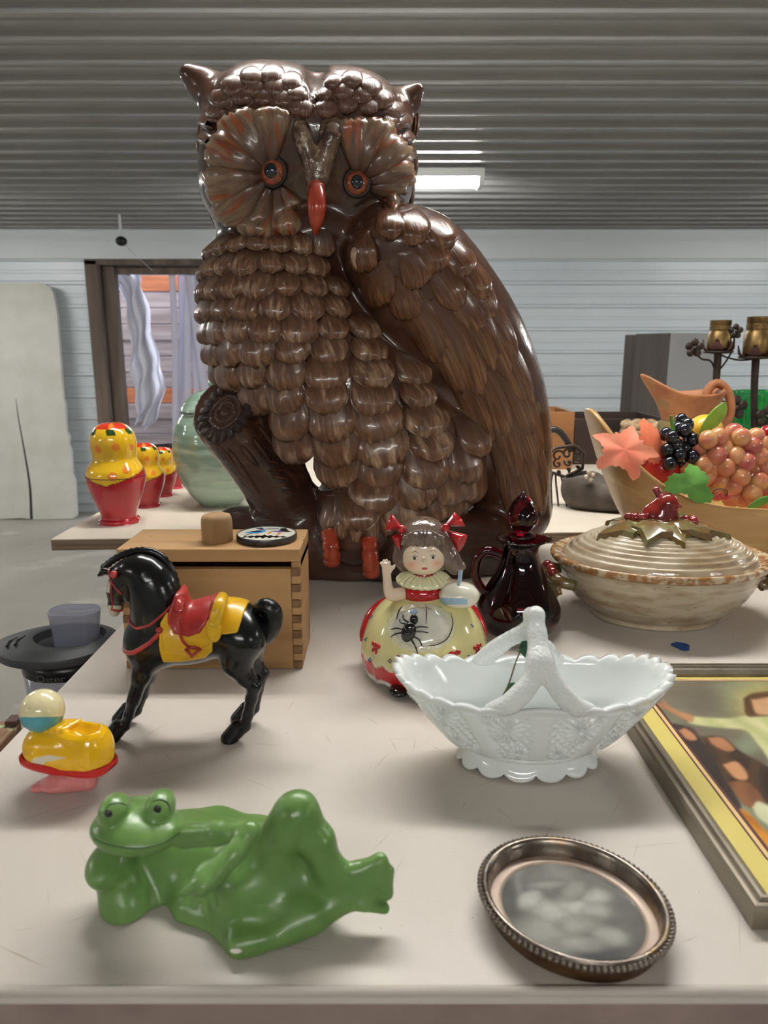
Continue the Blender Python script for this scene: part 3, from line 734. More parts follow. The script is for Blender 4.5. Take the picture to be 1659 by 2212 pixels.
HE(395, 1372, 0, 112, 62, .0225, 0); HE(332, 1382, 0, 62, 66, .022); HE(510, 1362, 0, 64, 64, .0235); HE(470, 1352, 0, 70, 55, .0215)
for dy in (-.0045, .0045): HC([(345, 1345, dy, 50), (338, 1290, dy, 48), (322, 1250, dy, 40), (300, 1232, dy, 30), (272, 1236, dy, 22)], .006, 9)
HC([(268, 1242, -.003, 26), (258, 1275, -.002, 23), (250, 1305, 0, 15), (247, 1320, 0, 12)], .004); HC([(268, 1242, .003, 26), (258, 1275, .002, 23)], .004)
HC([(285, 1275, -.004, 17), (275, 1262, -.004, 22)], .004)
for dy in (-.006, .006): HC([(240, 1236, dy, 7), (224, 1234, dy * 1.2, 7), (213, 1243, dy * 1.3, 3)], .002)
# legs
HC([(316, 1420, -.010, 26), (306, 1460, -.0125, 19), (292, 1502, -.013, 13.5), (288, 1514, -.013, 13), (278, 1545, -.013, 10.5), (270, 1567, -.013, 11.5), (258, 1582, -.013, 10.5)], .006)
HC([(330, 1420, .010, 24), (318, 1462, .0125, 17), (308, 1500, .013, 12), (296, 1535, .013, 10), (280, 1548, .013, 10.5)], .006)
HC([(525, 1385, -.011, 46), (512, 1432, -.013, 30), (530, 1462, -.0135, 19), (549, 1482, -.0135, 15), (543, 1510, -.0135, 12.5), (535, 1545, -.0135, 11.5), (528, 1568, -.0135, 13), (516, 1582, -.0135, 12)], .007)
HC([(540, 1385, .011, 40), (540, 1425, .013, 26), (566, 1455, .0135, 15), (558, 1490, .0135, 11), (550, 1530, .0135, 10.5), (540, 1543, .0135, 10)], .007)
for u, v, dy in [(251, 1590, -.013), (268, 1556, .013), (503, 1595, -.0135), (524, 1551, .0135)]:
    b = on(u, v, T); H.cone((b.x + .0038, HY + dy, T + .0115), (b.x - .0012, HY + dy, T + .0022), .0044, .0066, .0025)
H.plane((0, 0, T + 0.0003), (0, 0, -1))
hV, hF = H.mesh(); hu, hv = project(hV)
hc = np.tile(np.array(srgb(18, 18, 20)), (len(hV), 1))
muz = (hv > 1308) & (hu < 262) & (hv < 1345) | (hv > 1256) & (hv < 1280) & (hu < 237)
hc[muz] = srgb(205, 198, 178)
m_hbody = mat('black_plastic_body', attr=True, rough=0.2, spec=0.5, col2=(0.8, 0.78, 0.75), vscale=40)
mk('body', (hV, hF), m_hbody, horse, cols=hc)
gx, gy, gz = H.xyz((slice(None),) * 3)
# drawing coordinates of the voxel columns in the horse's own side plane
GX, GZ = np.meshgrid(H.ax[0], H.ax[2], indexing='ij')
pu, pv = project(np.stack([GX.ravel(), np.full(GX.size, HY), GZ.ravel()], 1)); pu = pu.reshape(GX.shape); pv = pv.reshape(GX.shape)
def overlay(name, region, off, m, par, k=0.0012, side=None):
    """a raised layer that follows the horse's body inside a region of its side view"""
    o = H.copy(); r = (region * hs).astype(np.float32)[:, None, :]
    o.f = -smin(-(H.f - off), -np.broadcast_to(r, H.f.shape), k)
    if side is not None: o.f = np.maximum(o.f, side)
    return mk(name, o.mesh(), m, par)
flap = polysdf(pu, pv, [(368, 1322), (378, 1304), (470, 1300), (475, 1350), (472, 1380), (455, 1398), (410, 1403), (372, 1404), (366, 1365)]) - 2
overlay('saddle_blanket', flap, .0014, m_yelp, horse)
overlay('blanket_edge', np.abs(linesdf(pu, pv, [(367, 1335), (374, 1372), (410, 1384), (450, 1376), (468, 1360)])) - 2.5, .0021, m_yelp, horse)
overlay('rear_blanket', polysdf(pu, pv, [(470, 1296), (530, 1296), (534, 1302), (526, 1337), (475, 1344)]) - 2, .0014, m_yelp, horse)
seat = overlay('saddle', polysdf(pu, pv, [(382, 1305), (392, 1270), (462, 1270), (472, 1298), (462, 1320), (448, 1340), (425, 1348), (395, 1342), (382, 1322)]) - 2, .0034, m_redp, horse, .003)
mk('saddle_rim', tube([hp(386, 1322, -.0245), hp(386, 1304, -.021), hp(390, 1297, -.011), hp(391, 1294, 0), hp(390, 1297, .011), hp(386, 1304, .021), hp(386, 1322, .0245)], .0030, 10, ns=25), m_redp, seat)
mk('saddle_rim', tube([hp(462, 1318, -.0245), hp(465, 1304, -.021), hp(468, 1292, -.011), hp(469, 1289, 0), hp(468, 1292, .011), hp(465, 1304, .021), hp(462, 1318, .0245)], .0030, 10, ns=25), m_redp, seat)
mk('bed_roll', tube([hp(462, 1350, -.0265), hp(470, 1318, -.0255), hp(477, 1298, -.017), hp(480, 1291, 0), hp(477, 1298, .017), hp(470, 1318, .0255), hp(462, 1350, .0265)], .0042, 12, ns=21), m_yelp, horse)
mk('saddle_bag', ball(hp(462, 1360, -.0255), (.0055, .0038, .009), 18, 12), m_yelp, horse)
mk('saddle_bag', ball(hp(462, 1360, .0255), (.0055, .0038, .009), 18, 12), m_yelp, horse)
overlay('breast_strap', np.abs(linesdf(pu, pv, [(262, 1388), (272, 1394), (310, 1384), (345, 1362), (368, 1340)])) - 5.0, .0010, m_redp, horse)
overlay('rein', np.abs(linesdf(pu, pv, [(250, 1312), (264, 1318), (285, 1332), (315, 1336), (345, 1325), (370, 1305), (386, 1290)])) - 3.0, .0011, m_redp, horse)
br_ = overlay('bridle', np.minimum(np.abs(linesdf(pu, pv, [(244, 1224), (247, 1240), (252, 1265), (250, 1300), (246, 1312), (258, 1314)])), np.abs(linesdf(pu, pv, [(228, 1236), (246, 1241), (260, 1258), (274, 1272)]))) - 2.0, .0009, m_redp, horse)
mk('rosette', ball(hp(246, 1241, -.0135), .0026, 12, 8), m_redp, br_)
mk('strap_boss', ball(hp(344, 1361, -.0228), .0024, 12, 8), m_redp, horse)
mk('stirrup_leather', tube([hp(384, 1338, -.0250), hp(386, 1360, -.0268), hp(395, 1385, -.0268), hp(408, 1398, -.0255)], .0010, 8, ns=14), m_redp, horse)
mk('stirrup', tube([hp(408, 1398, -.0262), hp(402, 1402, -.0262), hp(414, 1418, -.0255), hp(432, 1402, -.0262), hp(420, 1399, -.0262)], .0014, 8, True), m_redp, horse)
mane = spline([hp(222, 1228), hp(250, 1206), hp(285, 1192), hp(322, 1190), (hp(352, 1205)), hp(374, 1238), hp(386, 1282)], 40)
mk('mane', tube(mane, [.0022 + .0006 * (k % 2) for k in range(40)], 10), m_black, horse)
TL = SDF(hp(535, 1420) - Vector((.005, .03, .005)), hp(620, 1290) + Vector((.005, .03, .005)), .0006)
TL.chain([hp(552, 1318), hp(572, 1308), hp(588, 1322), hp(588, 1348), hp(576, 1372), hp(562, 1388)], [9 * hs, 14 * hs, 18 * hs, 18 * hs, 16 * hs, 9 * hs], .003, ns=14)
tV, tF = TL.mesh(); tv0 = tV.copy()
mk('tail', (tV, tF), mat('black_tail_plastic', srgb(16, 16, 18), rough=0.25, bump=0.0012, bscale=120, bmap=(1.0, 3.0, .4)), horse)
# ================================================================== reclining frog
m_frog = mat('green_frog_paint', srgb(104, 140, 76), rough=0.34, coat=0.22, coatrough=.2, col2=srgb(90, 126, 62), vscale=18, col3=srgb(120, 152, 76), s3=26, v3=(.6, .8), rvar=.08, bump=.0002, bscale=200)
fb = on(510, 2040, T)
frog = thing('frog_figurine', 'green reclining frog figurine lying on its side with one knee raised', 'figurine', (fb.x, fb.y + .02, T))
K = SDF((-0.155, 0.235, T - 0.002), (0.015, 0.385, T + 0.085), 0.0007)
def fp(u, v, Y): return at(u, v, Y)
def FC(pts, k=.006, ns=None, sub=False): K.chain([fp(u, v, Y) for u, v, Y, r in pts], [r * sc(v, Y) for u, v, Y, r in pts], k, sub, ns)
def FE(u, v, Y, ru, rv, ry, k=.006, rz=0, sub=False):
    s = sc(v, Y); K.ell(fp(u, v, Y), (ru * s, ry, rv * s), k, Matrix.Rotation(math.radians(rz), 3, 'Y'), sub)
# trunk and belly
FC([(350, 1850, .330, 68), (430, 1862, .330, 78), (520, 1890, .326, 92), (600, 1905, .322, 88), (660, 1925, .320, 62)], .010, 9)
FC([(350, 1800, .350, 45), (470, 1790, .350, 40), (560, 1815, .345, 45), (620, 1850, .340, 50)], .012)
FC([(420, 1960, .305, 48), (520, 1990, .297, 58), (600, 1985, .297, 48)], .012)
# head: broad flat snout, eye bumps, throat
FE(297, 1788, .306, 99, 37, .0175, .003, 4); FE(292, 1774, .318, 88, 37, .0175, .006); FE(330, 1850, .338, 60, 48, .022, .004)
FE(247, 1749, .306, 32, 31, .0100, .003); FE(346, 1741, .311, 32, 32, .0100, .003)

# prop arm (left of the picture): fist under the chin, forearm, elbow on the table
FE(232, 1868, .309, 38, 30, .014, .008); FC([(240, 1872, .310, 34), (262, 1920, .309, 40), (272, 1965, .306, 40)], .010)
FC([(272, 1962, .305, 42), (330, 1950, .315, 40), (380, 1910, .325, 48)], .010)
# other arm: shoulder, elbow, hand on the chest
FC([(400, 1806, .300, 26), (470, 1800, .291, 24), (540, 1796, .286, 19)], .004); FC([(540, 1796, .286, 19), (510, 1840, .279, 21), (470, 1880, .273, 24)], .003)
FE(445, 1895, .2715, 34, 27, .009, .003, -25)
for i, (du, dv) in enumerate([(-44, 36), (-20, 62), (4, 72), (24, 58)]): FC([(440, 1895, .2700, 13), (440 + du * .6, 1895 + dv * .6, .2665, 10), (440 + du, 1895 + dv, .2650, 8)], .0015)
# raised leg
FC([(600, 1890, .312, 42), (600, 1830, .302, 44), (630, 1765, .298, 40), (645, 1752, .298, 36)], .008, 7)
FC([(648, 1752, .299, 34), (685, 1815, .297, 36), (715, 1880, .296, 32), (728, 1920, .296, 26)], .006)
FC([(722, 1900, .296, 24), (770, 1880, .297, 17), (822, 1858, .298, 13)], .005)
FC([(725, 1915, .296, 22), (775, 1915, .296, 18), (835, 1930, .296, 14)], .005)
FC([(820, 1858, .299, 11), (842, 1880, .298, 9), (838, 1930, .297, 11)], .004); FE(790, 1890, .299, 48, 30, .006, .004, -10)
# lower leg lying folded: knee near the viewer, foot on the table
FC([(560, 2000, .296, 55), (530, 2025, .285, 38), (512, 2038, .279, 22)], .010); FC([(520, 2038, .2785, 20), (600, 2020, .281, 22), (680, 1980, .287, 24), (732, 1945, .292, 20)], .006)
FC([(640, 1960, .295, 50), (720, 1945, .295, 26)], .010)
FC([(725, 1945, .292, 20), (785, 1952, .2925, 15), (830, 1962, .293, 12)], .004)
FE(560, 2000, .300, 60, 50, .02, .012)
FE(545, 1890, .303, 90, 62, .018, .012)
FE(660, 1850, .312, 60, 75, .014, .010)
FE(640, 1940, .302, 70, 50, .016, .012)
K.plane((0, 0, T + 0.0003), (0, 0, -1), .002)
fV, fF = K.mesh()
fbody = mk('body', (fV, fF), m_frog, frog)
FB = BVHTree.FromPolygons([Vector(p) for p in fV], fF.tolist())
def fhit(u, v): d = ray(u, v); r = FB.ray_cast(Vector((0, 0, CAMZ)), d.normalized()); return r[0], r[1]
m_ink = mat('dark_paint', srgb(20, 26, 22), rough=0.35, coat=.4)
m_mouth = mat('mouth_line_paint', srgb(34, 58, 24), rough=.4)
for (u, v, w) in [(234, 1758, 8), (340, 1748, 8)]:
    p, n = fhit(u, v)
    if p: mk('eye', ball(p, (w * .00023, w * .00016, w * .00028), 14, 10), m_ink, frog)
def inkline(pts, r, hitf, m, par, name):
    P = [hitf(*q)[0] for q in spline(pts, 16)]; P = [p for p in P if p is not None]
    if len(P) > 3: mk(name, tube(P, [r * (.4 + .6 * math.sin(PI * i / (len(P) - 1))) for i in range(len(P))], 6), m, par)
inkline([(226, 1752), (238, 1738), (258, 1734), (274, 1740)], .00035, fhit, m_ink, frog, 'eyelid_line')
inkline([(328, 1733), (345, 1727), (362, 1735), (368, 1752)], .00040, fhit, m_ink, frog, 'eyelid_line')
inkline([(204, 1812), (240, 1826), (300, 1832), (350, 1822), (390, 1798)], .00035, fhit, m_mouth, frog, 'mouth_line')
p, n = fhit(510, 2054)
if p: mk('chip', ball(p, (.0028, .0012, .0010), 14, 8), mat('bare_plaster', srgb(225, 220, 205), rough=.8), frog)
# ================================================================== girl figurine
def ceramic(name, c, **k):
    d = dict(rough=0.14, coat=0.6, coatrough=0.05); d.update(k); return mat(name, srgb(*c), **d)
m_skin = mat('glazed_skin', attr=True, rough=0.16, coat=0.5)
m_skin1 = ceramic('glazed_skin_plain', (228, 204, 178))
m_gyel = mat('glazed_skirt_paint', attr=True, rough=0.14, coat=0.6)
m_gred = ceramic('red_glaze', (186, 30, 34), col2=srgb(160, 20, 28), vscale=120)
m_ghair = ceramic('brown_hair_glaze', (112, 94, 82), col2=srgb(88, 70, 60), vscale=90, vmap=(1, 1, .4), bump=.0006, bscale=160, bmap=(1.5, 1.5, .3))
m_gwhite = ceramic('white_glaze', (226, 222, 206), col2=srgb(206, 202, 190), vscale=60)
m_gcream = ceramic('cream_ruffle_glaze', (230, 226, 184))
m_gblack = ceramic('black_glaze', (16, 16, 18)); m_gblue = ceramic('pale_blue_glaze', (150, 176, 196))
m_gline = mat('black_glaze_line', srgb(40, 36, 34), rough=.3)
GY, GU = .578, 915
gc = at(GU, 1451, GY)
girl = thing('girl_figurine', 'glazed ceramic girl in cream and red dress with a spider on her apron', 'figurine', (gc.x, GY, T))
gs = sc(1400, GY)
def gp(u, v, dy=0.0): return at(u, v, GY + dy)
prof = [(1, 1452), (118, 1453), (127, 1447), (133, 1430), (135, 1412), (129, 1380), (116, 1350), (98, 1326), (76, 1310), (56, 1302), (44, 1294), (38, 1280)]
P = [(r * gs, gp(GU, v).z - T + 0.006) for r, v in prof]
Pd = spline(P, 70); Pd[:, 0] = np.maximum(Pd[:, 0], 1e-4)
def fold(TH, Z, R):
    k = np.clip((.05 - Z) / .05, 0, 1)
    return R * (1 + .018 * k * np.cos(11 * TH + .6) + .012 * k * np.cos(23 * TH)), Z + .0016 * np.clip((.010 - Z) / .006, 0, 1) * np.cos(11 * TH)
V, F = lathe(Pd, (gc.x, GY, T), 220, mod=fold)
th = np.arctan2(V[:, 1] - GY, V[:, 0] - gc.x); zr = V[:, 2] - T
c = np.tile(srgb(228, 220, 158), (len(V), 1))
hem = .0205 + .0018 * np.cos(22 * th); c[zr < hem] = srgb(190, 28, 34)
ed = (zr > hem) & (zr < hem + .0035); c[ed] = srgb(232, 226, 190)
hemlow = zr < .0075 + .001 * np.cos(11 * th); c[hemlow] = srgb(224, 216, 204)
sk = mk('skirt', (V, F), m_gyel, girl, cols=c)
GB = BVHTree.FromPolygons([Vector(p) for p in V], F.tolist())
def ghit(u, v):
    d = ray(u, v); r = GB.ray_cast(Vector((0, 0, CAMZ)), d.normalized()); return r[0], r[1]
def patch(hitf, poly_fn, nu, nv, off, drop=.0006):
    """a thin layer on a surface, poly_fn(s in 0..1 around, r 0..1) -> (u, v)"""
    top = []; 
    for i in range(nu):
        for j in range(nv):
            p, n = hitf(*poly_fn(i / nu, (j + .02) / (nv - 1)))
            h = off * math.sqrt(max(0, 1 - (j / (nv - 1)) ** 6))
            top.append((p + n * (h - drop * (j == nv - 1))) if p is not None else (top[-1] if top else Vector((0, 0, 0))))
    return np.array(top), gridf(nu, nv, True, False, True)
def apr(s, r):
    a = 2 * PI * s; e = 1.0 + .05 * math.cos(18 * a) * (r > .8)
    return (912 + 66 * r * e * math.cos(a) - 3, 1354 + (46 if math.sin(a) > 0 else 44) * r * e * math.sin(a) * 1.0)
ap = mk('apron', patch(ghit, apr, 90, 14, .0016), m_gwhite, girl)
def apr2(s, r):
    a = 2 * PI * s; e = .80 + .22 * r + .03 * math.cos(20 * a) * r
    return (912 + 66 * 1.12 * e * math.cos(a) - 3, 1356 + 46 * 1.16 * e * math.sin(a))
mk('apron_ruffle', patch(ghit, apr2, 120, 6, .0011), mat('ruffle_glaze', srgb(226, 222, 190), rough=.15, coat=.6, bump=.0014, bscale=260), ap)
for pts in ([(972, 1326), (976, 1350), (966, 1378), (945, 1392), (925, 1395)], [(870, 1312), (862, 1325), (858, 1342)], [(920, 1310), (921, 1330), (920, 1350)]):
    inkline(pts, .0005, lambda u, v: (lambda r: (r[0] + r[1] * .0017, r[1]) if r[0] is not None else r)(ghit(u, v)), m_gline, ap, 'painted_line')
# spider
sp_o, sp_n = ghit(886, 1366)
def spt(u, v, lift=.004): p, n = ghit(u, v); return p + n * lift
spd = mk('spider', ball(spt(885, 1368, .0035), (.0058, .0040, .0085), 18, 12, Matrix.Rotation(.28, 3, 'Y')), m_gblack, girl)
mk('spider_head', ball(spt(896, 1343, .0040), (.0034, .0032, .0044), 14, 10), m_gblack, spd)
for q in [[(880, 1352), (868, 1347), (865, 1340)], [(884, 1347), (874, 1340), (872, 1330)], [(874, 1362), (860, 1359), (847, 1361)], [(874, 1368), (858, 1371), (847, 1376)],
          [(898, 1358), (910, 1356), (925, 1357)], [(898, 1366), (912, 1366), (925, 1368)], [(895, 1376), (906, 1383), (912, 1396)], [(890, 1382), (898, 1396), (903, 1412)]]:
    mk('spider_leg', tube([spt(u, v, .0028 if i < 2 else .0016) for i, (u, v) in enumerate(q)], [.0008, .0007, .0004], 6, ns=9), m_gblack, spd)
def coin(s, r): a = 2 * PI * s; return (895 + 10 * r * math.cos(a), 1324 + 6.5 * r * math.sin(a))
cb = mk('apron_button', patch(lambda u, v: (lambda r: (r[0] + r[1] * .0012, r[1]) if r[0] is not None else r)(ghit(u, v)), coin, 24, 6, .0011), m_gblue, ap)
# painted bows and sprigs on the skirt
def bow_at(u, v, w, name='skirt_bow'):
    p, n = ghit(u, v); x = Vector((0, 0, 1)).cross(n).normalized(); y = n.cross(x); s = w * gs
    pc_ = []
    for sg in (-1, 1):
        pc_.append(ball(p + x * sg * s * .5 + n * .0006 + y * s * .10, (s * .50, s * .36, .0018), 12, 8, np.array([x[:], y[:], n[:]]).T))
        pc_.append(ball(p + x * sg * s * .32 - y * s * .62 + n * .0004, (s * .22, s * .48, .0012), 12, 8, np.array([(x + y * .3 * sg).normalized()[:], (y - x * .3 * sg).normalized()[:], n[:]]).T))
    pc_.append(ball(p + n * .0016, (s * .17, s * .2, .0018), 10, 8, np.array([x[:], y[:], n[:]]).T))
    mk(name, join(*pc_), m_gred, girl)
for u, v, w in [(813, 1395, 15), (869, 1424, 15), (982, 1412, 14), (1030, 1398, 14)]: bow_at(u, v, w)
m_sprig = mat('blue_sprig_paint', srgb(58, 92, 130), rough=.2)
for u, v in [(804, 1334), (792, 1382), (1018, 1353), (843, 1428), (1012, 1420), (800, 1425)]:
    p, n = ghit(u, v)
    if p is not None: mk('sprig', join(*[ball(p + n * .0002 + Vector((dx * .0013, 0, dz * .0013)), (.0008, .0006, .0008), 8, 6) for dx, dz in ((0, 1), (1, 0), (-1, 0), (0, -1))]), m_sprig, girl)
for sg in (-1, 1):
    mk('sash', tube([gp(GU + sg * 48, 1300, .018), gp(GU + sg * 82, 1302, .022), gp(GU + sg * 112, 1328, .020), gp(GU + sg * 130, 1366, .012), gp(GU + sg * 134, 1385, .010)], [.004, .008, .0085, .006, .002], 12, ns=16, flat=.55), m_gred, girl)
for u, v in [(862, 1508), (905, 1512)]:
    p = on(u, v, T); mk('shoe', ball((p.x, p.y + .006, T + .0044), (.0085, .0115, .0042), 16, 10), m_gblack, girl)
# body above the waist
Tq = SDF(gp(820, 1310) - Vector((.01, .05, .01)), gp(1040, 1180) + Vector((.02, .06, .01)), .0009)
Tq.ell(gp(913, 1274, -.002), (48 * gs, .0175, 26 * gs), 0); Tq.ell(gp(913, 1290), (38 * gs, .016, 22 * gs), .008)
Tq.cone(gp(916, 1255), gp(916, 1235), 22 * gs, 18 * gs, .006)
mk('bodice', Tq.mesh(), m_gred, girl)
ru = []
for i in range(120):
    a = 2 * PI * i / 120; w = 1 + .022 * math.cos(24 * a)
    ru.append((gp(915, 1252) + Vector((58 * gs * w * math.cos(a), .0195 * w * math.sin(a), .0005 * math.cos(24 * a) - .002 * (math.sin(a) < 0) * abs(math.sin(a))))))
col_p = []
for k, (sc_, dz, hh) in enumerate([(.46, .0072, 0), (.66, .0062, 0), (.86, .0040, 0), (1.0, .0006, 0), (.99, -.0012, 0), (.8, .0010, 0)]):
    col_p.append([(gp(915, 1252) + Vector(((p - gp(915, 1252)).x * sc_, (p - gp(915, 1252)).y * sc_, (p - gp(915, 1252)).z + dz)))[:] for p in ru])
mk('collar', (np.array(col_p).reshape(-1, 3), gridf(6, 120, False, True)), m_gcream, girl)
# head
Hd = SDF(gp(840, 1260) - Vector((0, .04, 0)), gp(1010, 1100) + Vector((0, .04, 0)), .0007)
Hd.ell(gp(914, 1188), (47 * gs, .0190, 50 * gs), 0); Hd.ell(gp(915, 1212, -.004), (41 * gs, .0145, 25 * gs), .006); Hd.cone(gp(915, 1222, .002), gp(915, 1254, .003), 17 * gs, 17 * gs, .004)
Hd.ell(gp(917, 1213, -.0195), (3.5 * gs, .0022, 4 * gs), .003)
V, F = Hd.mesh(); u, v = project(V)
c = np.tile(srgb(230, 208, 182), (len(V), 1)); blush = np.array(srgb(226, 150, 120))
for cu, cv in ((888, 1220), (946, 1217)):
    w = np.exp(-(((u - cu) / 11) ** 2 + ((v - cv) / 8) ** 2))[:, None] * .75; c = c * (1 - w) + blush * w
hd = mk('head', (V, F), m_skin, girl, cols=c)
HB = BVHTree.FromPolygons([Vector(p) for p in V], F.tolist())
def hhit(u, v): d = ray(u, v); r = HB.ray_cast(Vector((0, 0, CAMZ)), d.normalized()); return r[0], r[1]
for u0, v0 in ((896, 1206), (935, 1204)):
    p, n = hhit(u0, v0); e = mk('eye', ball(p, (.0021, .0006, .0015), 12, 8), m_gwhite, hd); mk('pupil', ball(p + n * .0004, (.0012, .0005, .0013), 10, 8), m_gblack, e)
    inkline([(u0 - 7, v0 - 2), (u0, v0 - 5), (u0 + 7, v0 - 3)], .00028, hhit, m_gline, hd, 'lash_line'); inkline([(u0 - 8, v0 - 11), (u0, v0 - 15), (u0 + 8, v0 - 12)], .0002, hhit, m_ghair, hd, 'eyebrow')
p, n = hhit(917, 1228); mk('mouth', ball(p, (.0024, .0007, .0011), 12, 8), m_gred, hd)
# hair
Hr = SDF(gp(840, 1270) - Vector((0, .045, 0)), gp(1025, 1090) + Vector((0, .045, 0)), .0008)
Hr.ell(gp(914, 1170, .004), (55 * gs, .0225, 54 * gs), 0)
Hr.chain([gp(872, 1180), gp(868, 1205), gp(872, 1222)], [16 * gs, 18 * gs, 13 * gs], .006); Hr.chain([gp(958, 1175), gp(968, 1205), gp(985, 1222), gp(998, 1224)], [18 * gs, 22 * gs, 17 * gs, 8 * gs], .006)
Hr.chain([gp(880, 1200, .014), gp(915, 1215, .018), gp(960, 1205, .014)], [24 * gs, 26 * gs, 24 * gs], .008)
Hr.ell(gp(911, 1212, -.022), (45 * gs, .020, 34 * gs), .002, sub=True)
Hr.chain([gp(912, 1122, -.018), gp(914, 1145, -.024)], [3 * gs, 2 * gs], .003, sub=True)
for k in range(-4, 5): Hr.chain([gp(914 + k * 4, 1146, -.021), gp(914 + k * 10, 1162, -.0225), gp(914 + k * 11, 1178 - abs(k), -.0205)], [2.0 * gs, 4.6 * gs, 4.5 * gs], .0012)
mk('hair', Hr.mesh(), m_ghair, hd)
for sg, pts, kn in ((-1, [[(872, 1143), (848, 1110), (832, 1148)], [(872, 1148), (846, 1158), (866, 1190)]], (868, 1143)), (1, [[(958, 1137), (982, 1106), (1005, 1138)], [(960, 1142), (1010, 1156), (990, 1194)]], (962, 1140))):
    for tri in pts:
        q = [Vector(gp(*t_, -.004 if i == 0 else -.009)) for i, t_ in enumerate(tri)]
        n = Vector((0, -1, 0)); V0 = []
        cen_ = (q[0] + q[1] + q[2]) / 3
        loop = [q[0].lerp(q[1], t_) for t_ in np.linspace(0, 1, 6)] + [q[1].lerp(q[2], t_) + (q[1] + q[2] - 2 * q[0]).normalized() * .0014 * math.sin(PI * t_) for t_ in np.linspace(.12, 1, 8)] + [q[2].lerp(q[0], t_) for t_ in np.linspace(.15, .95, 6)]
        fr = [Vector(p) for p in loop]
        V0 = [p for p in fr] + [cen_ + Vector((0, -.0035, 0))] + [cen_ + Vector((0, .006, 0))]
        nn_ = len(fr); F0 = []
        for i in range(nn_): F0 += [[i, (i + 1) % nn_, nn_], [(i + 1) % nn_, i, nn_ + 1]]
        mk('hair_bow', (np.array([p[:] for p in V0]), F0), m_gred, hd)
    mk('bow_knot', ball(gp(*kn, -.007), .0035, 12, 8), m_gred, hd)
# raised arm and hand (one mesh), the other arm with bowl and spoon
Ar = SDF(gp(800, 1320) - Vector((0, .04, 0)), gp(900, 1190) + Vector((0, .03, 0)), .0006)
Ar.chain([gp(884, 1278, -.006), gp(860, 1284, -.010), (gp(844, 1284, -.012)), gp(838, 1268, -.012), gp(836, 1248, -.012), gp(835, 1238, -.012)], [12 * gs, 12 * gs, 11 * gs, 9 * gs, 8 * gs, 7.5 * gs], .004, ns=12)
Ar.ell(gp(836, 1228, -.012), (10.5 * gs, .0028, 11 * gs), .003)
for du, v1, r in ((-13, 1216, 3.3), (-7, 1211, 3.4), (-1, 1210, 3.4), (5, 1214, 3.2)): Ar.chain([gp(836 + du * .55, 1224, -.0125), gp(836 + du * .85, 1217, -.0128), gp(836 + du, v1, -.0125)], [3.6 * gs, 3.3 * gs, r * .85 * gs], .001)
Ar.chain([gp(842, 1232, -.0125), gp(849, 1226, -.013), gp(852, 1222, -.013)], [4 * gs, 3.4 * gs, 2.8 * gs], .002)
mk('arm', Ar.mesh(), m_skin1, girl)
A2 = SDF(gp(930, 1330) - Vector((0, .05, 0)), gp(1050, 1220) + Vector((0, .03, 0)), .0007)
A2.chain([gp(950, 1262, -.002), gp(985, 1272, -.006), gp(1012, 1284, -.012), gp(1000, 1298, -.022)], [15 * gs, 17 * gs, 18 * gs, 13 * gs], .005, ns=9)
mk('arm', A2.mesh(), m_skin1, girl)
bw = SDF(gp(930, 1340) - Vector((0, .06, 0)), gp(1050, 1230) + Vector((0, .03, 0)), .0007)
bw.ell(gp(992, 1286, -.016), (42 * gs, .014, 27 * gs), 0); 
V, F = bw.mesh(); u, v = project(V); c = np.tile(srgb(230, 226, 206), (len(V), 1)); c[(v > 1291 - (u - 955) * -.05) & (v < 1306) & (u < 1010)] = srgb(150, 178, 200)
bo = mk('bowl', (V, F), m_skin, girl, cols=c)
mk('spoon', tube([gp(990, 1264, -.028), gp(994, 1246, -.028), gp(995, 1232, -.026)], [.0022, .0030, .0034], 10, flat=.6), m_gblue, bo)
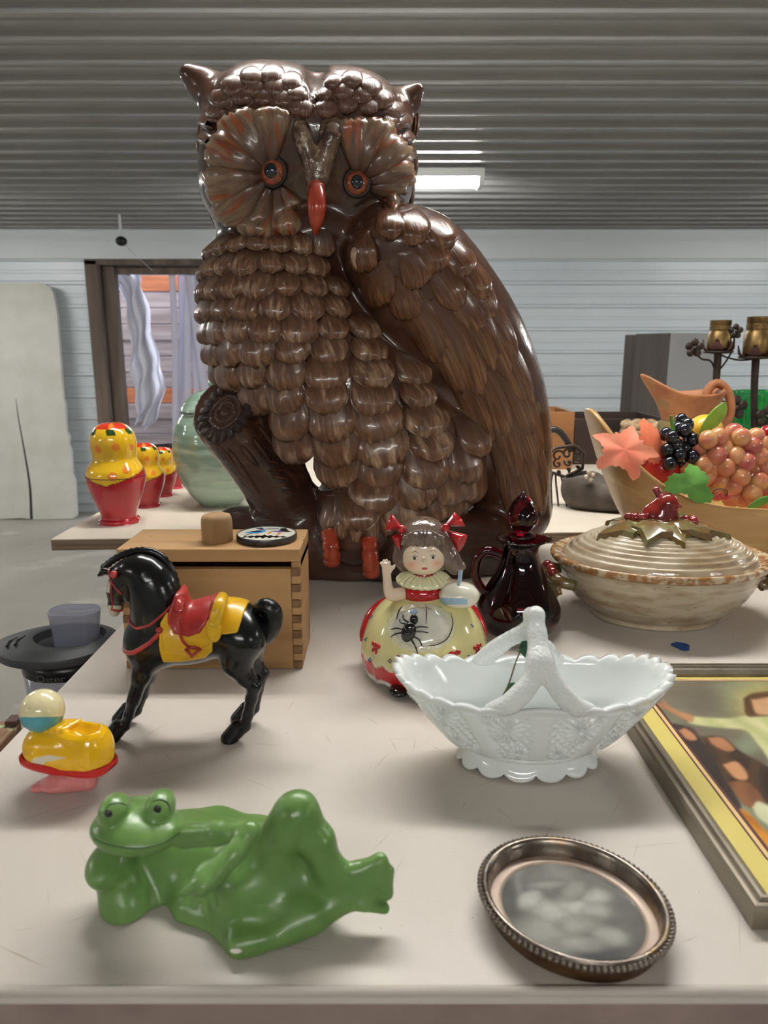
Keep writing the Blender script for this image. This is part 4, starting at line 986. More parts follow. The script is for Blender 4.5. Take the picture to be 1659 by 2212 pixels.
# ================================================================== milk glass basket
m_milk = mat('white_milk_glass', srgb(232, 236, 234), rough=0.12, coat=.3, sss=.35, spec=.5)
bc = on(1147, 1702, T); BCX, BCY = at(1140, 1600, .44).x, .44
basket = thing('milk_glass_basket', 'white milk glass basket with scalloped rim, star pattern and arched handle', 'basket', (BCX, BCY, T))
stars = [(-.021, .041, .0118), (.025, .040, .0118), (-.034, .022, .0072), (-.012, .021, .0070), (.013, .021, .0070), (.034, .022, .0072), (-.060, .047, .0112), (.062, .046, .0112), (-.050, .026, .0075), (.051, .026, .0075), (-.076, .056, .006), (.078, .055, .006), (-.034, .050, .005), (.038, .050, .005)]
def boat(th, s, outer):
    """th around, s 0 foot .. 1 rim"""
    ex = 2.0 / (2 + .7 * s); cx = np.sign(np.cos(th)) * np.abs(np.cos(th)) ** ex; cy = np.sign(np.sin(th)) * np.abs(np.sin(th)) ** ex
    a = .044 + (.0885 - .044) * s ** .68; b = .0225 + (.0385 - .0225) * s ** .55
    zr_ = .0555 + .0115 * np.abs(np.cos(th)) ** 2.2
    sl = np.maximum(0, (s - .93) / .07)
    scal = 1 + .5 * 0
    t_ = 0 if outer else .0034
    z = .013 + (zr_ - .013) * s + (.0030 * np.abs(np.cos(14 * th)) - .0015) * sl
    if not outer: z = np.maximum(z, .0165)
    flare = .0016 * sl * np.abs(np.cos(14 * th))
    x = (a - t_ + flare) * cx; y = (b - t_ + flare) * cy
    if outer:
        h = np.zeros_like(x); m_ = s < .90
        for (sx, sz, R) in stars:
            for yy in (1, -1):
                dx = x - sx; dz = z - sz; dd = np.sqrt(dx ** 2 + dz ** 2) / R; ph = np.arctan2(dz, dx)
                h = np.maximum(h, np.where(dd < 1, (1 - dd) * .15 + (.45 + .55 * np.cos(14 * ph)) * np.clip(dd * 3, 0, 1) * np.clip((1 - dd) * 4, 0, 1), 0))
        lat = np.abs(np.sin(x * 560 + z * 500)) * np.abs(np.sin(x * 560 - z * 500)) * .55
        h = np.where(h > 0, h, lat)
        pil = np.zeros_like(x)
        for px_, w_ in ((0.0, .0060), (-.046, .0055), (.047, .0055), (-.080, .004), (.081, .004)): pil = np.maximum(pil, np.exp(-(((x - px_ * (.55 + .45 * s)) / w_) ** 6)))
        h = h * (1 - pil) + .9 * pil
        h = h * np.where(m_ & (s > .06), 1, 0) + .6 * np.where(~m_, 1, 0)
        k = .0027 * h
        x = x + k * cx * .6; y = y + k * np.sign(cy)
    return x, y, z
nth = 560
th = np.linspace(0, 2 * PI, nth, endpoint=False)
parts_ = []
rowsV = []
for s in np.linspace(0, 1, 84): x, y, z = boat(th, np.full_like(th, s), True); rowsV.append(np.stack([x, y, z], 1))
for s in np.linspace(1, .12, 30): x, y, z = boat(th, np.full_like(th, s), False); rowsV.append(np.stack([x, y, z], 1))
rowsV.append(rowsV[-1] * np.array([.02, .02, 1])); rowsV.insert(0, rowsV[0] * np.array([.02, .02, 1]))
A = np.array(rowsV); V = A.reshape(-1, 3) + np.array([BCX, BCY, T]); mk('bowl', (V, gridf(len(rowsV), nth, False, True, True)), m_milk, basket)
# scalloped foot
def footmod(TH, Z, R): w = np.clip((.012 - Z) / .012, 0, 1); return R * (1 + .07 * w * (np.abs(np.cos(7 * TH)) ** .6 - .5)), np.maximum(.0002, Z + .0045 * w * (1 - np.abs(np.cos(7 * TH)) ** .6))
mk('foot', lathe([(.001, .0035), (.030, .0035), (.0445, .0014), (.0465, .0016), (.0462, .0035), (.0435, .0070), (.0415, .0115), (.040, .0150), (.001, .0150)], (BCX, BCY, T), 180, 1.0, .64, ns=50, mod=footmod), m_milk, basket)
def bp_(u, v, Y): return at(u, v, Y)
Hn = SDF((BCX - .05, BCY - .06, T + .03), (BCX + .05, BCY + .06, T + .125), .0009)
apex = at(1158, 1328, .431)
jf = at(1166, 1432, .412)
Hn.chain([apex, at(1160, 1370, .424), jf], [.0050, .0058, .0078], .003)
for q in ([(1150, 1468, .407), (1124, 1500, .4045), (1095, 1524, .4040), (1058, 1530, .4055)], [(1192, 1468, .407), (1216, 1500, .4045), (1242, 1526, .4040), (1275, 1530, .4055)]):
    Hn.chain([jf] + [at(*p) for p in q], [.0066, .0052, .0058, .0054, .0032], .005, ns=12)
kn = at(1146, 1362, .449)
Hn.chain([apex, apex + Vector((-.001, .010, -.004)), kn], [.0050, .0046, .0058], .003)
for q in ([(1105, 1378, .462), (1072, 1400, .470), (1050, 1418, .474), (1030, 1426, .475)], [(1162, 1385, .462), (1180, 1402, .470), (1192, 1418, .474), (1210, 1426, .475)]):
    Hn.chain([kn] + [at(*p) for p in q], [.0058, .0048, .0054, .0052, .003], .004, ns=12)
mk('handle', Hn.mesh(), mat('stippled_milk_glass', srgb(230, 233, 231), rough=.16, coat=.3, sss=.35, bump=.0011, bscale=420), basket)
# sprig inside the basket
m_leafd = mat('dark_green_foil_leaf', srgb(44, 98, 66), rough=.4, col2=srgb(28, 68, 46), vscale=200)
sprig = thing('leaf_sprig', 'small artificial green leaf sprig on a wire inside the white glass basket', 'sprig', at(1085, 1500, .435))
mk('wire', tube([at(1084, 1506, .432), at(1098, 1480, .435), at(1108, 1450, .440), at(1116, 1425, .442), at(1124, 1408, .442)], .0005, 6, ns=14), mat('brown_wire', srgb(96, 84, 54), rough=.5), sprig)
for (u, v, a, w) in [(1118, 1408, .15, .0130), (1120, 1402, .6, .009), (1126, 1412, -.3, .010), (1094, 1498, .9, .009), (1086, 1504, .5, .008)]:
    p = at(u, v, .4425 if v < 1450 else .434); pts = [(0, 0), (.5, .32), (.8, .2), (1, 0), (.8, -.25), (.45, -.3)]
    M = Matrix.Translation(p) @ Matrix.Rotation(PI / 2 - .5, 4, 'X') @ Matrix.Rotation(a, 4, 'Z')
    mk('leaf', prism([(x * w, y * w) for x, y in pts], 0, .0005, M), m_leafd, sprig, False)
# ================================================================== ruby cruet
m_ruby = mat('ruby_glass', (0.10, 0.001, 0.006), rough=.02, trans=1.0, ior=1.5)
CX, CY = at(1119, 1330, .668).x, .668
cs = sc(1330, CY)
cruet = thing('glass_cruet', 'dark ruby red glass cruet with handle and pointed stopper', 'cruet', (CX, CY, T))
def cz(v): return at(1120, v, CY).z - T
pr = [(.002, .0016), (.026, .0012), (.031, .002), (.0335, .006), (.0385, .014), (.0410, .024), (.0400, .034), (.0355, .046), (.0290, .060), (.0230, .074), (.0185, .088), (.0165, .098), (.0165, .104), (.0185, .109), (.0245, .1125), (.0250, .1140)]
inn = [(.0225, .1138), (.0150, .108), (.0140, .100), (.0160, .088), (.0205, .074), (.0265, .060), (.033, .046), (.0372, .034), (.0382, .024), (.0355, .014), (.0300, .0070), (.001, .0055)]
hz = (cz(1163)) / .1140
def lip(TH, Z, R):
    k = np.clip((Z / hz - .106) / .008, 0, 1) * np.exp(-((np.angle(np.exp(1j * TH)) / .45) ** 2)); return R * (1 + .28 * k)
mk('body', lathe([(r, z * hz) for r, z in pr] + [(r, z * hz) for r, z in inn], (CX, CY, T), 72, mod=lip), m_ruby, cruet)
mk('handle', tube([at(1084, 1200, CY), at(1068, 1192, CY), at(1048, 1190, CY), at(1032, 1205, CY), at(1026, 1235, CY), at(1032, 1258, CY), at(1046, 1278, CY)], [.0042, .0046, .0046, .0046, .0046, .0044, .004], 14, ns=30), m_ruby, cruet)
z0 = cz(1160)
st = [(.0008, .0), (.0120, .0002), (.0132, .003), (.0125, .0062), (.0075, .009), (.0095, .012), (.0136, .018), (.0150, .025), (.0138, .033), (.0102, .041), (.0055, .048), (.0028, .0505), (.0022, .0530), (.0004, .0545)]
kz = (cz(1066) - z0 + .004) / .0545
mk('stopper', lathe([(r, T + z0 - .002 + z * kz) for r, z in st], (CX, CY, 0), 40, ns=40, mod=lambda TH, Z, R: R * (1 + .05 * np.cos(6 * TH + 180 * (Z - T - z0)) * (Z > T + z0 + .012))), m_ruby, cruet)
# ================================================================== casserole
m_stone = mat('speckled_stoneware', srgb(190, 176, 152), rough=.22, coat=.4, col2=srgb(150, 128, 100), vscale=26, vmap=(1, 1, 3.5), vpos=(.42, .66), col3=srgb(104, 80, 58), s3=70, m3=(1, 1, 4), v3=(.66, .76), bump=.0003, bscale=150)
m_rimg = mat('amber_rim_glaze', srgb(150, 104, 58), rough=.22, coat=.4, col2=srgb(196, 178, 148), vscale=110, vpos=(.45, .6), col3=srgb(84, 58, 40), s3=160, v3=(.6, .7))
m_leafg = mat('olive_leaf_glaze', srgb(112, 106, 66), rough=.14, coat=.7, col2=srgb(112, 78, 40), vscale=70, col3=srgb(142, 138, 92), s3=60, v3=(.55, .7))
m_bird = mat('red_bird_glaze', srgb(138, 40, 32), rough=.15, coat=.6, col2=srgb(104, 30, 28), vscale=90)
KX, KY = at(1421, 1225, .715).x, .715
cas = thing('casserole_dish', 'speckled stoneware casserole dish with red bird and leaf lid', 'casserole', (KX, KY, T))
SY = .80
mk('bowl', lathe([(.001, .003), (.058, .003), (.060, .0005), (.064, .001), (.065, .006), (.074, .012), (.088, .026), (.097, .042), (.1015, .054), (.1040, .0585), (.1075, .0600)], (KX, KY, T), 110, 1, SY, ns=60,
     mod=lambda TH, Z, R: R + .0004 * np.sin(Z * 900) * (Z < .055)), m_stone, cas)
mk('rim', lathe([(.1040, .0582), (.1078, .0598), (.1098, .0630), (.1096, .0660), (.1075, .0672), (.1035, .0664), (.0985, .0648), (.0955, .0630), (.094, .058)], (KX, KY, T), 110, 1, SY, ns=30), m_rimg, cas)
lid = mk('lid', lathe([(.0945, .0600), (.0968, .0640), (.0955, .0672), (.091, .0715), (.082, .0775), (.070, .0835), (.056, .0885), (.040, .0922), (.022, .0945), (.0005, .0952)], (KX, KY, T), 120, 1, SY, ns=150,
     mod=lambda TH, Z, R: (R, Z + .0009 * np.sin(R * 950) * (R > .03))), m_stone, cas)
# bird finial
bx = at(1430, 1100, KY).x - .002
Bd = SDF((bx - .03, KY - .03, T + .085), (bx + .03, KY + .03, T + .145), .0008)
Bd.ell((bx, KY, T + .103), (.0185, .017, .0165), 0, Matrix.Rotation(.5, 3, 'Y')); Bd.ell((bx + .005, KY - .004, T + .119), (.0110, .0110, .0105), .008)
Bd.cone((bx + .010, KY - .010, T + .120), (bx + .015, KY - .015, T + .118), .0035, .0012, .003); Bd.cone((bx - .001, KY + .002, T + .126), (bx - .004, KY + .003, T + .131), .0040, .0042, .002)
Bd.chain([(bx + .009, KY - .008, T + .108), (bx + .013, KY - .002, T + .098)], [.006, .008], .004)
Bd.plane((0, 0, T + .091), (0, 0, -1))
bd = mk('bird', Bd.mesh(), m_bird, lid)
V, F = ball((bx + .0055, KY - .0125, T + .1185), (.0045, .0022, .0040), 12, 8); mk('bird_mask', (V, F), m_gblack, lid)
def maple(L, thick, M, ns_=1):
    base = [(0, 0), (.12, -.07), (.24, -.40), (.36, -.27), (.58, -.40), (.66, -.20), (1, 0)]
    pts = base + [(x, -y) for x, y in base[-2:0:-1]]
    V, F = [], []
    V = [(x * L, y * L, 0) for x, y in pts]; n = len(V)
    V += [(x * L * .97, y * L * .93, thick * .75) for x, y in pts]; V += [(.45 * L, 0, thick * 1.25)]
    F = [[i, (i + 1) % n, n + (i + 1) % n, n + i] for i in range(n)] + [[n + i, n + (i + 1) % n, 2 * n] for i in range(n)] + [list(range(n))[::-1]]
    V = np.array(V); V[:, 2] -= (V[:, 0] ** 2 + V[:, 1] ** 2) / L * .16
    return xf((V, F), M)
def lidz(x, y):
    r = math.hypot(x - KX, (y - KY) / SY); return T + np.interp(r, [0, .022, .040, .056, .070, .082], [.0952, .0945, .0922, .0885, .0835, .0775])
for i_, (a, L) in enumerate([(-2.95, .062), (-2.1, .052), (-1.45, .048), (-.85, .050), (-.25, .064), (.6, .050), (2.5, .050)]):
    M = Matrix.Translation((bx + .006 * math.cos(a), KY + .006 * math.sin(a), 0)) @ Matrix.Rotation(a, 4, 'Z')
    V, F = maple(L, .0075, M)
    mz = V[:, 2].copy() + (((V[:, 0] - bx - .010 * math.cos(a)) ** 2 + (V[:, 1] - KY - .010 * math.sin(a)) ** 2) / L * .16)
    V[:, 2] = [lidz(x, y) for x, y in V[:, :2]] + mz + .0012 + .0030 * (i_ % 2)
    mk('lid_leaf', (V, F), m_leafg, lid, True, angle=25)
for dx, dy, r in [(-.026, -.004, .0052), (-.020, -.008, .0054), (-.030, .003, .0045), (.021, -.015, .0052), (.027, -.019, .0055), (.029, -.012, .0048)]:
    mk('berry', ball((bx + dx, KY + dy, lidz(bx + dx, KY + dy) + .0105), r, 14, 10), m_bird, lid)
for sg in (-1, 1):
    hx = KX + sg * .104; hd_ = mk('side_handle', tube([(hx - sg * .012, KY - .030, T + .040), (hx + sg * .004, KY - .024, T + .044), (hx + sg * .008, KY, T + .046), (hx + sg * .004, KY + .024, T + .044), (hx - sg * .012, KY + .030, T + .040)], [.005, .0065, .007, .0065, .005], 12, ns=20), m_leafg, cas)
    for i, (dy, dz, a) in enumerate([(-.024, -.004, 2.6), (-.012, -.010, 1.9), (.010, -.010, 1.2)]):
        o = Vector((hx + sg * .004, KY + dy, T + .045)); e = o + Vector((sg * .010, -.012 + .01 * i, -.024)); xd = (e - o).normalized(); zd = Vector((sg, -.6, .2)); zd = (zd - xd * xd.dot(zd)).normalized(); yd = zd.cross(xd)
        mk('leaf', maple(.024, .003, frame_m(o, xd, yd, zd)), m_leafg, hd_, True, angle=28)
    for dy, dz in [(-.018, .006), (-.010, .008), (-.014, .001), (.004, .007)]: mk('berry', ball((hx + sg * .009, KY + dy, T + .045 + dz), .0052, 14, 10), m_bird, hd_)
# ================================================================== wooden box with sliding lid
m_wood = mat('light_box_wood', srgb(176, 138, 92), rough=.55, col2=srgb(158, 120, 78), vscale=30, vmap=(.12, 1, 1), vpos=(.35, .65), col3=srgb(140, 104, 66), s3=50, m3=(.06, 1, 1), v3=(.58, .75))
m_end = mat('end_grain_wood', srgb(128, 94, 60), rough=.7, col2=srgb(104, 74, 46), vscale=120, bump=.0003, bscale=300)
X0, X1, Y0, Y1, ZT = -.2225, -.0705, .580, .648, .0965
bx_ = thing('wooden_box', 'light wooden finger-jointed box with sliding lid, behind the toy horse', 'box', ((X0 + X1) / 2, (Y0 + Y1) / 2, T))
w_ = .0075
mk('front_panel', rbox((X0 + w_ + .0002, Y0 + .0003, T + .0005), (X1 - w_ - .0002, Y0 + w_, T + ZT - .006), .0005), m_wood, bx_, False)
mk('back_panel', rbox((X0 + w_ + .0002, Y1 - w_, T + .0005), (X1 - w_ - .0002, Y1, T + ZT), .0005), m_wood, bx_, False)
mk('bottom_panel', rbox((X0 + w_, Y0 + w_, T + .001), (X1 - w_, Y1 - w_, T + .007)), m_wood, bx_, False)
for x0, x1 in ((X0, X0 + w_), (X1 - w_, X1)):
    mk('end_panel', rbox((x0, Y0 + w_ + .0002, T + .0005), (x1, Y1, T + ZT + (.0 if x0 < X0 + .001 else .0)), .0005), m_wood, bx_, False)
    n = 13; hh = (ZT - .006) / n
    for k in range(n):
        mk('finger_joint', rbox((x0, Y0 + (.0 if k % 2 == 0 else .0006), T + .0005 + k * hh + .0002), (x1, Y0 + w_, T + .0005 + (k + 1) * hh - .0002), .0003, 1), m_end if k % 2 == 0 else m_wood, bx_, False)
lidb = mk('lid', rbox((X0 - .0005, Y0 - .001, T + ZT + .0004), (X1 + .0005, Y1, T + ZT + .0115), .0010), m_wood, bx_, False)
mk('lid_runner', rbox((X1 - w_, Y0 + .004, T + ZT - .006), (X1, Y1, T + ZT)), m_wood, bx_, False)
for u, v in [(303, 1178), (326, 1158), (600, 1158), (655, 1160), (655, 1166)]:
    p = on(u, v, T + ZT + .0115)
    if Y0 < p.y < Y1 and X0 < p.x < X1: mk('nail_hole', ball((p.x, p.y, T + ZT + .0113), (.0010, .0007, .0004), 8, 6), mat('nail_dark', srgb(60, 44, 32), rough=.7), lidb)
LZ = T + ZT + .0115
kp = on(470, 1168, LZ)
kr = 33 * sc(1160, .61)
tag(mk('wooden_plug', lathe([(.0005, 0), (kr * .96, 0), (kr, .001), (kr, .017), (kr * .97, .0205), (kr * .88, .0228), (kr * .6, .0240), (.0005, .0244)], (kp.x, min(kp.y, .618), LZ), 40), mat('plug_wood', srgb(158, 124, 84), rough=.65, col2=srgb(136, 104, 68), vscale=60, vmap=(1, 1, .2), col3=srgb(88, 62, 42), s3=55, v3=(.66, .74)), angle=50),
    'round-topped wooden plug standing on the lid of the wooden box', 'plug')
# enamel disc with a painted scene
tr = .0262; tp_ = Vector((at(577, 1160, .612).x, .611, LZ))
disc = thing('enamel_disc', 'round white enamel disc with black rim and painted figures lying on box lid', 'disc', tp_)
mk('rim', lathe([(.001, 0), (tr * .96, 0), (tr, .0012), (tr, .0048), (tr * .985, .0058), (tr * .955, .0060), (tr * .95, .0050), (.001, .0050)], tp_, 72), mat('dark_metal_rim', srgb(44, 44, 46), rough=.35, metal=.6, col2=srgb(84, 82, 80), vscale=120), disc, angle=45)
N = 150; rr_ = np.linspace(0, 1, 60); V = []
th = np.linspace(0, 2 * PI, N, endpoint=False)
R_, TH_ = np.meshgrid(rr_, th, indexing='ij'); px_ = R_ * np.cos(TH_); py_ = R_ * np.sin(TH_)
V = np.stack([tp_.x + px_ * tr * .952, tp_.y + py_ * tr * .952, tp_.z + .0053 + .0006 * (1 - R_ ** 2)], -1).reshape(-1, 3)
c = np.tile(srgb(228, 224, 210), (V.shape[0], 1)); x_, y_ = px_.ravel(), py_.ravel()
def pt_poly(poly, col): c[polysdf(x_, y_, poly) < 0] = srgb(*col)
pt_poly([(-.8, .02), (-.72, .16), (-.40, .40), (-.12, .42), (-.05, .20), (-.18, .02), (-.45, -.02)], (70, 150, 214))
pt_poly([(-.66, .18), (-.42, .34), (-.22, .30), (-.26, .14), (-.48, .12)], (24, 24, 30))
pt_poly([(-.40, .45), (-.30, .72), (-.20, .66), (-.18, .44)], (130, 90, 160)); pt_poly([(-.52, .70), (-.30, .84), (-.24, .66), (-.40, .60)], (30, 28, 28))
pt_poly([(.10, .22), (.20, .32), (.46, .30), (.56, .12), (.42, .06)], (126, 96, 176)); pt_poly([(.36, .36), (.40, .74), (.58, .76), (.70, .40), (.88, .20), (.60, .16)], (28, 26, 26)); pt_poly([(.34, .40), (.40, .60), (.46, .36)], (86, 120, 190))
pt_poly([(.10, .18), (.20, .16), (.10, -.16), (.0, -.16)], (232, 150, 50)); pt_poly([(.40, .06), (.50, .06), (.48, -.26), (.38, -.26)], (232, 150, 50))
zig = [(-.80, -.52)] + [(-.80 + .11 * k, -.52 + (.30 if k % 2 else .12) * (1 - abs(k - 7) / 10)) for k in range(1, 15)] + [(.78, -.50)] + [(.74 - .11 * k, -.50 - (.26 if k % 2 else .05) * (1 - abs(k - 7) / 12)) for k in range(1, 14)]
pt_poly(zig, (26, 24, 24)); pt_poly([(-.28, -.28), (-.14, -.24), (-.14, -.36), (-.28, -.38)], (226, 190, 150)); pt_poly([(.04, -.26), (.22, -.26), (.16, -.36)], (220, 200, 210))
c[linesdf(x_, y_, [(-.72, -.36), (-.5, .0), (-.3, -.04)]) < .03] = srgb(24, 24, 24); c[linesdf(x_, y_, [(-.14, .56), (.05, .60), (.30, .62)]) < .045] = srgb(30, 26, 26)
mk('enamel_face', (V, gridf(60, N, False, True)), mat('enamel_paint', attr=True, rough=.12, coat=.5), disc, cols=c)
# ================================================================== wind-up shoe toy
m_yshoe = mat('yellow_toy_plastic', srgb(238, 182, 18), rough=.2, coat=.3, sss=.15, col2=srgb(224, 160, 12), vscale=40)
m_rsole = mat('red_toy_plastic', srgb(190, 30, 26), rough=.3); m_pfoot = mat('pink_toy_plastic', srgb(216, 132, 130), rough=.35, sss=.1)
shx, shy, ra = -.1965, .406, math.radians(-17)
shoe = thing('shoe_toy', 'yellow wind-up shoe toy with red sole, pink foot and ball', 'toy', (shx, shy, T))
SM = Matrix.Translation((shx, shy, T)) @ Matrix.Rotation(ra, 4, 'Z')
def outline(sx, sy, n=60):
    a = np.linspace(0, 2 * PI, n, endpoint=False); ex = .62
    return [(sx * np.sign(math.cos(t)) * abs(math.cos(t)) ** ex, sy * np.sign(math.sin(t)) * abs(math.sin(t)) ** ex * (1.0 - .10 * (math.cos(t) > 0))) for t in a]
def ring(o, z): return [(x, y, z) for x, y in o]
def shell(levels):
    A = np.array([ring(o, z) for o, z in levels]); n = A.shape[1]; V = A.reshape(-1, 3); F = gridf(len(levels), n, False, True, True).tolist(); F.append(list(range(n))[::-1] if False else list(range(n))); F.append([(len(levels) - 1) * n + j for j in range(n)][::-1])
    return V, F
zs = .0185
mk('sole', xf(shell([(outline(.0300, .0150), zs), (outline(.0312, .0162), zs + .0012), (outline(.0314, .0164), zs + .0040), (outline(.0302, .0152), zs + .0055)]), SM), m_rsole, shoe)
Sh = SDF((-.036, -.020, 0), (.036, .020, .060), .0006)
zb = zs + .005
Sh.ell((-.0165, 0, zb + .004), (.0132, .0142, .0135), 0); Sh.ell((.010, 0, zb + .003), (.0200, .0142, .0200), .006); Sh.ell((-.004, 0, zb + .004), (.0170, .0142, .0150), .008); Sh.ell((.0205, 0, zb + .008), (.0088, .0128, .0150), .005)
Sh.ell((.0135, 0, zb + .0260), (.0120, .0092, .0110), .0015, sub=True)
Sh.ell((.0120, 0, zb + .0170), (.0150, .0118, .0035), .002)
Sh.ell((.0135, 0, zb + .0260), (.0108, .0080, .0120), .0015, sub=True)
for k in range(4): Sh.cone((-.0095 + k * .0042, -.006, zb + .0188 + k * .0006), (-.0075 + k * .0042, .006, zb + .0188 + k * .0006), .0017, .0017, .0008)
Sh.chain([(-.0235, -.0125, zb + .004), (-.012, -.0150, zb + .0075), (-.006, -.0150, zb + .0125)], .0007, .0006, True); Sh.chain([(.0245, -.012, zb + .0005), (.0175, -.0145, zb + .004), (.020, -.014, zb + .011)], .0007, .0006, True)
Sh.plane((0, 0, zb - .001), (0, 0, -1))
V, F = Sh.mesh()
cc = np.tile(srgb(238, 184, 20), (len(V), 1))
sw = polysdf(V[:, 0], V[:, 2], [(-.0175, zb - .002), (-.009, zb - .002), (-.003, zb + .0035), (.012, zb + .0085), (-.002, zb + .0080), (-.012, zb + .0045)]); cc[(sw < 0)] = srgb(228, 216, 190)
mk('shoe_body', xf((V, F), SM), mat('yellow_shoe_plastic', attr=True, rough=.2, coat=.3, sss=.1), shoe, cols=cc)
mk('lace', join(*[tube([SM @ Vector(p) for p in q], .00035, 6, ns=10) for q in ([(-.002, -.004, zb + .016), (.001, -.005, zb + .019), (.004, -.002, zb + .020), (.003, .003, zb + .0185)], [(.002, -.005, zb + .017), (.005, -.004, zb + .021), (.0035, 0, zb + .0225)])]), mat('white_string', srgb(225, 215, 190), rough=.8), shoe)
bcn = at(91, 1535, SM.to_translation().y + .004); rb = 46 * sc(1535, bcn.y)
V, F = ball(bcn, rb, 128, 120); cz_ = V[:, 2]; cc = np.where((((V[:, 1] - bcn.y) * .44 + (cz_ - bcn.z) * .898) > -rb * .26)[:, None], np.array(srgb(228, 216, 170)), np.array(srgb(74, 152, 166)))
mk('ball', (V, F), mat('ball_plastic', attr=True, rough=.18, coat=.4), shoe, cols=cc)
mk('ball_peg', tube([bcn - Vector((0, 0, rb * .95)), SM @ Vector((-.0145, 0, zb + .015))], .0018, 8), m_yshoe, shoe)
Ft = SDF((-.026, -.018, -.001), (.026, .018, .024), .0005)
Ft.chain([(.013, 0, .0075), (.0, -.001, .0055), (-.010, -.003, .0045)], [.0055, .0062, .0060], .002)
Ft.ell((-.009, -.003, .0038), (.0095, .0092, .0036), .003)
for k, (x, y, r) in enumerate([(-.0190, -.0100, .0028), (-.0200, -.0058, .0022), (-.0195, -.0020, .0021), (-.0182, .0016, .0020), (-.0160, .0046, .0019)]): Ft.cone((-.012, y * .8, .0034), (x, y, .0027), .0024, r, .0012)
Ft.cone((.006, .0, .008), (.008, 0, .0185), .006, .007, .002)
Ft.plane((0, 0, .0003), (0, 0, -1))
mk('foot', xf(Ft.mesh(), SM), m_pfoot, shoe)
# ================================================================== oval photo frame
m_silver = mat('tarnished_silver', srgb(146, 136, 126), rough=.3, metal=.9, col2=srgb(98, 88, 80), vscale=60, col3=srgb(140, 112, 76), s3=40, v3=(.6, .75), rvar=.08)
m_mat = mat('pinkish_mat', srgb(184, 164, 148), rough=.45, metal=.3, col2=srgb(160, 140, 126), vscale=30)
oc = on(1236, 1948, T + .010); ox, oy = oc.x, oc.y
ofr = thing('oval_photo_frame', 'small oval tarnished metal frame with beaded rim and grey print lying flat', 'photo frame', (ox, oy, T))
oa, ob_, orot = .0455, .0405, math.radians(-38)
def ov(prof, n=120, **k): return lathe(prof, (ox, oy, T), n, oa, ob_, orot, **k)
mk('backing', ov([(.001, .0004), (.86, .0004), (.90, .002), (.92, .008), (.95, .0105)]), mat('brass_tray', srgb(128, 96, 58), rough=.35, metal=.9, col2=srgb(90, 60, 44), vscale=50), ofr)
mk('rim', ov([(.95, .0105), (.985, .0125), (.975, .0145), (.955, .0152), (.925, .0148), (.895, .0125), (.878, .0085), (.875, .0060)], ns=40), m_silver, ofr)
bd_me = _mesh('bead', *ball((0, 0, 0), 1.0, 10, 7)); bd_me.polygons.foreach_set('use_smooth', np.ones(len(bd_me.polygons), dtype=bool)); bd_me.materials.append(m_silver)
nb = 98
for k in range(nb):
    a = 2 * PI * k / nb; x = oa * 1.0 * math.cos(a); y = ob_ * 1.0 * math.sin(a)
    p = Vector((ox + x * math.cos(orot) - y * math.sin(orot), oy + x * math.sin(orot) + y * math.cos(orot), T + .0132))
    inst('bead', bd_me, ofr, Matrix.Translation(p) @ Matrix.Scale(.00150, 4))
mk('inner_mat', ov([(.88, .0062), (.80, .0062), (.755, .0058), (.750, .0052)]), m_mat, ofr)
n1, n2 = 140, 220
RR, TT_ = np.meshgrid(np.linspace(0, 1, n1), np.linspace(0, 2 * PI, n2, endpoint=False), indexing='ij')
lx, ly = RR * np.cos(TT_), RR * np.sin(TT_)
x = lx * oa * .755; y = ly * ob_ * .755
V = np.stack([ox + x * math.cos(orot) - y * math.sin(orot), oy + x * math.sin(orot) + y * math.cos(orot), np.full_like(x, T + .0054)], -1).reshape(-1, 3)
# generic grey tonal print: soft light ovals on a dark ground, no copied design
wx, wy = (V[:, 0] - ox) / (oa * .755), (V[:, 1] - oy) / (ob_ * .755)
g = .13 + .05 * np.sin(3 * wx + 2 * wy) + .04 * wy
for cx_, cy_, rx, ry, ang, val in [(-.45, -.45, .50, .42, .5, .36), (-.25, -.05, .44, .24, -.6, .44), (-.55, .22, .26, .14, .9, .50), (.12, .05, .30, .20, -.5, .52), (.42, .28, .24, .20, .3, .46), (.36, -.02, .24, .18, .2, .42), (.05, -.30, .34, .20, .1, .36), (.40, -.52, .26, .20, -.2, .46), (.0, -.66, .36, .16, 0, .34), (-.2, .55, .34, .10, .1, .30), (.12, .42, .30, .16, .9, .36)]:
    dx, dy = wx - cx_, wy - cy_; q = ((dx * math.cos(ang) + dy * math.sin(ang)) / rx) ** 2 + ((-dx * math.sin(ang) + dy * math.cos(ang)) / ry) ** 2
    w = 1 / (1 + np.exp((q - 1) * 3.6)); sh = val * (1 - .35 * np.clip(q, 0, 1)); g = g * (1 - w) + sh * w
cc = np.stack([g * 1.02, g, g * .90], 1)
mk('print', (V, gridf(n1, n2, False, True)), mat('grey_print_under_glass', attr=True, rough=.12, coat=.5, col2=(.75, .75, .75), vscale=90), ofr, cols=cc)
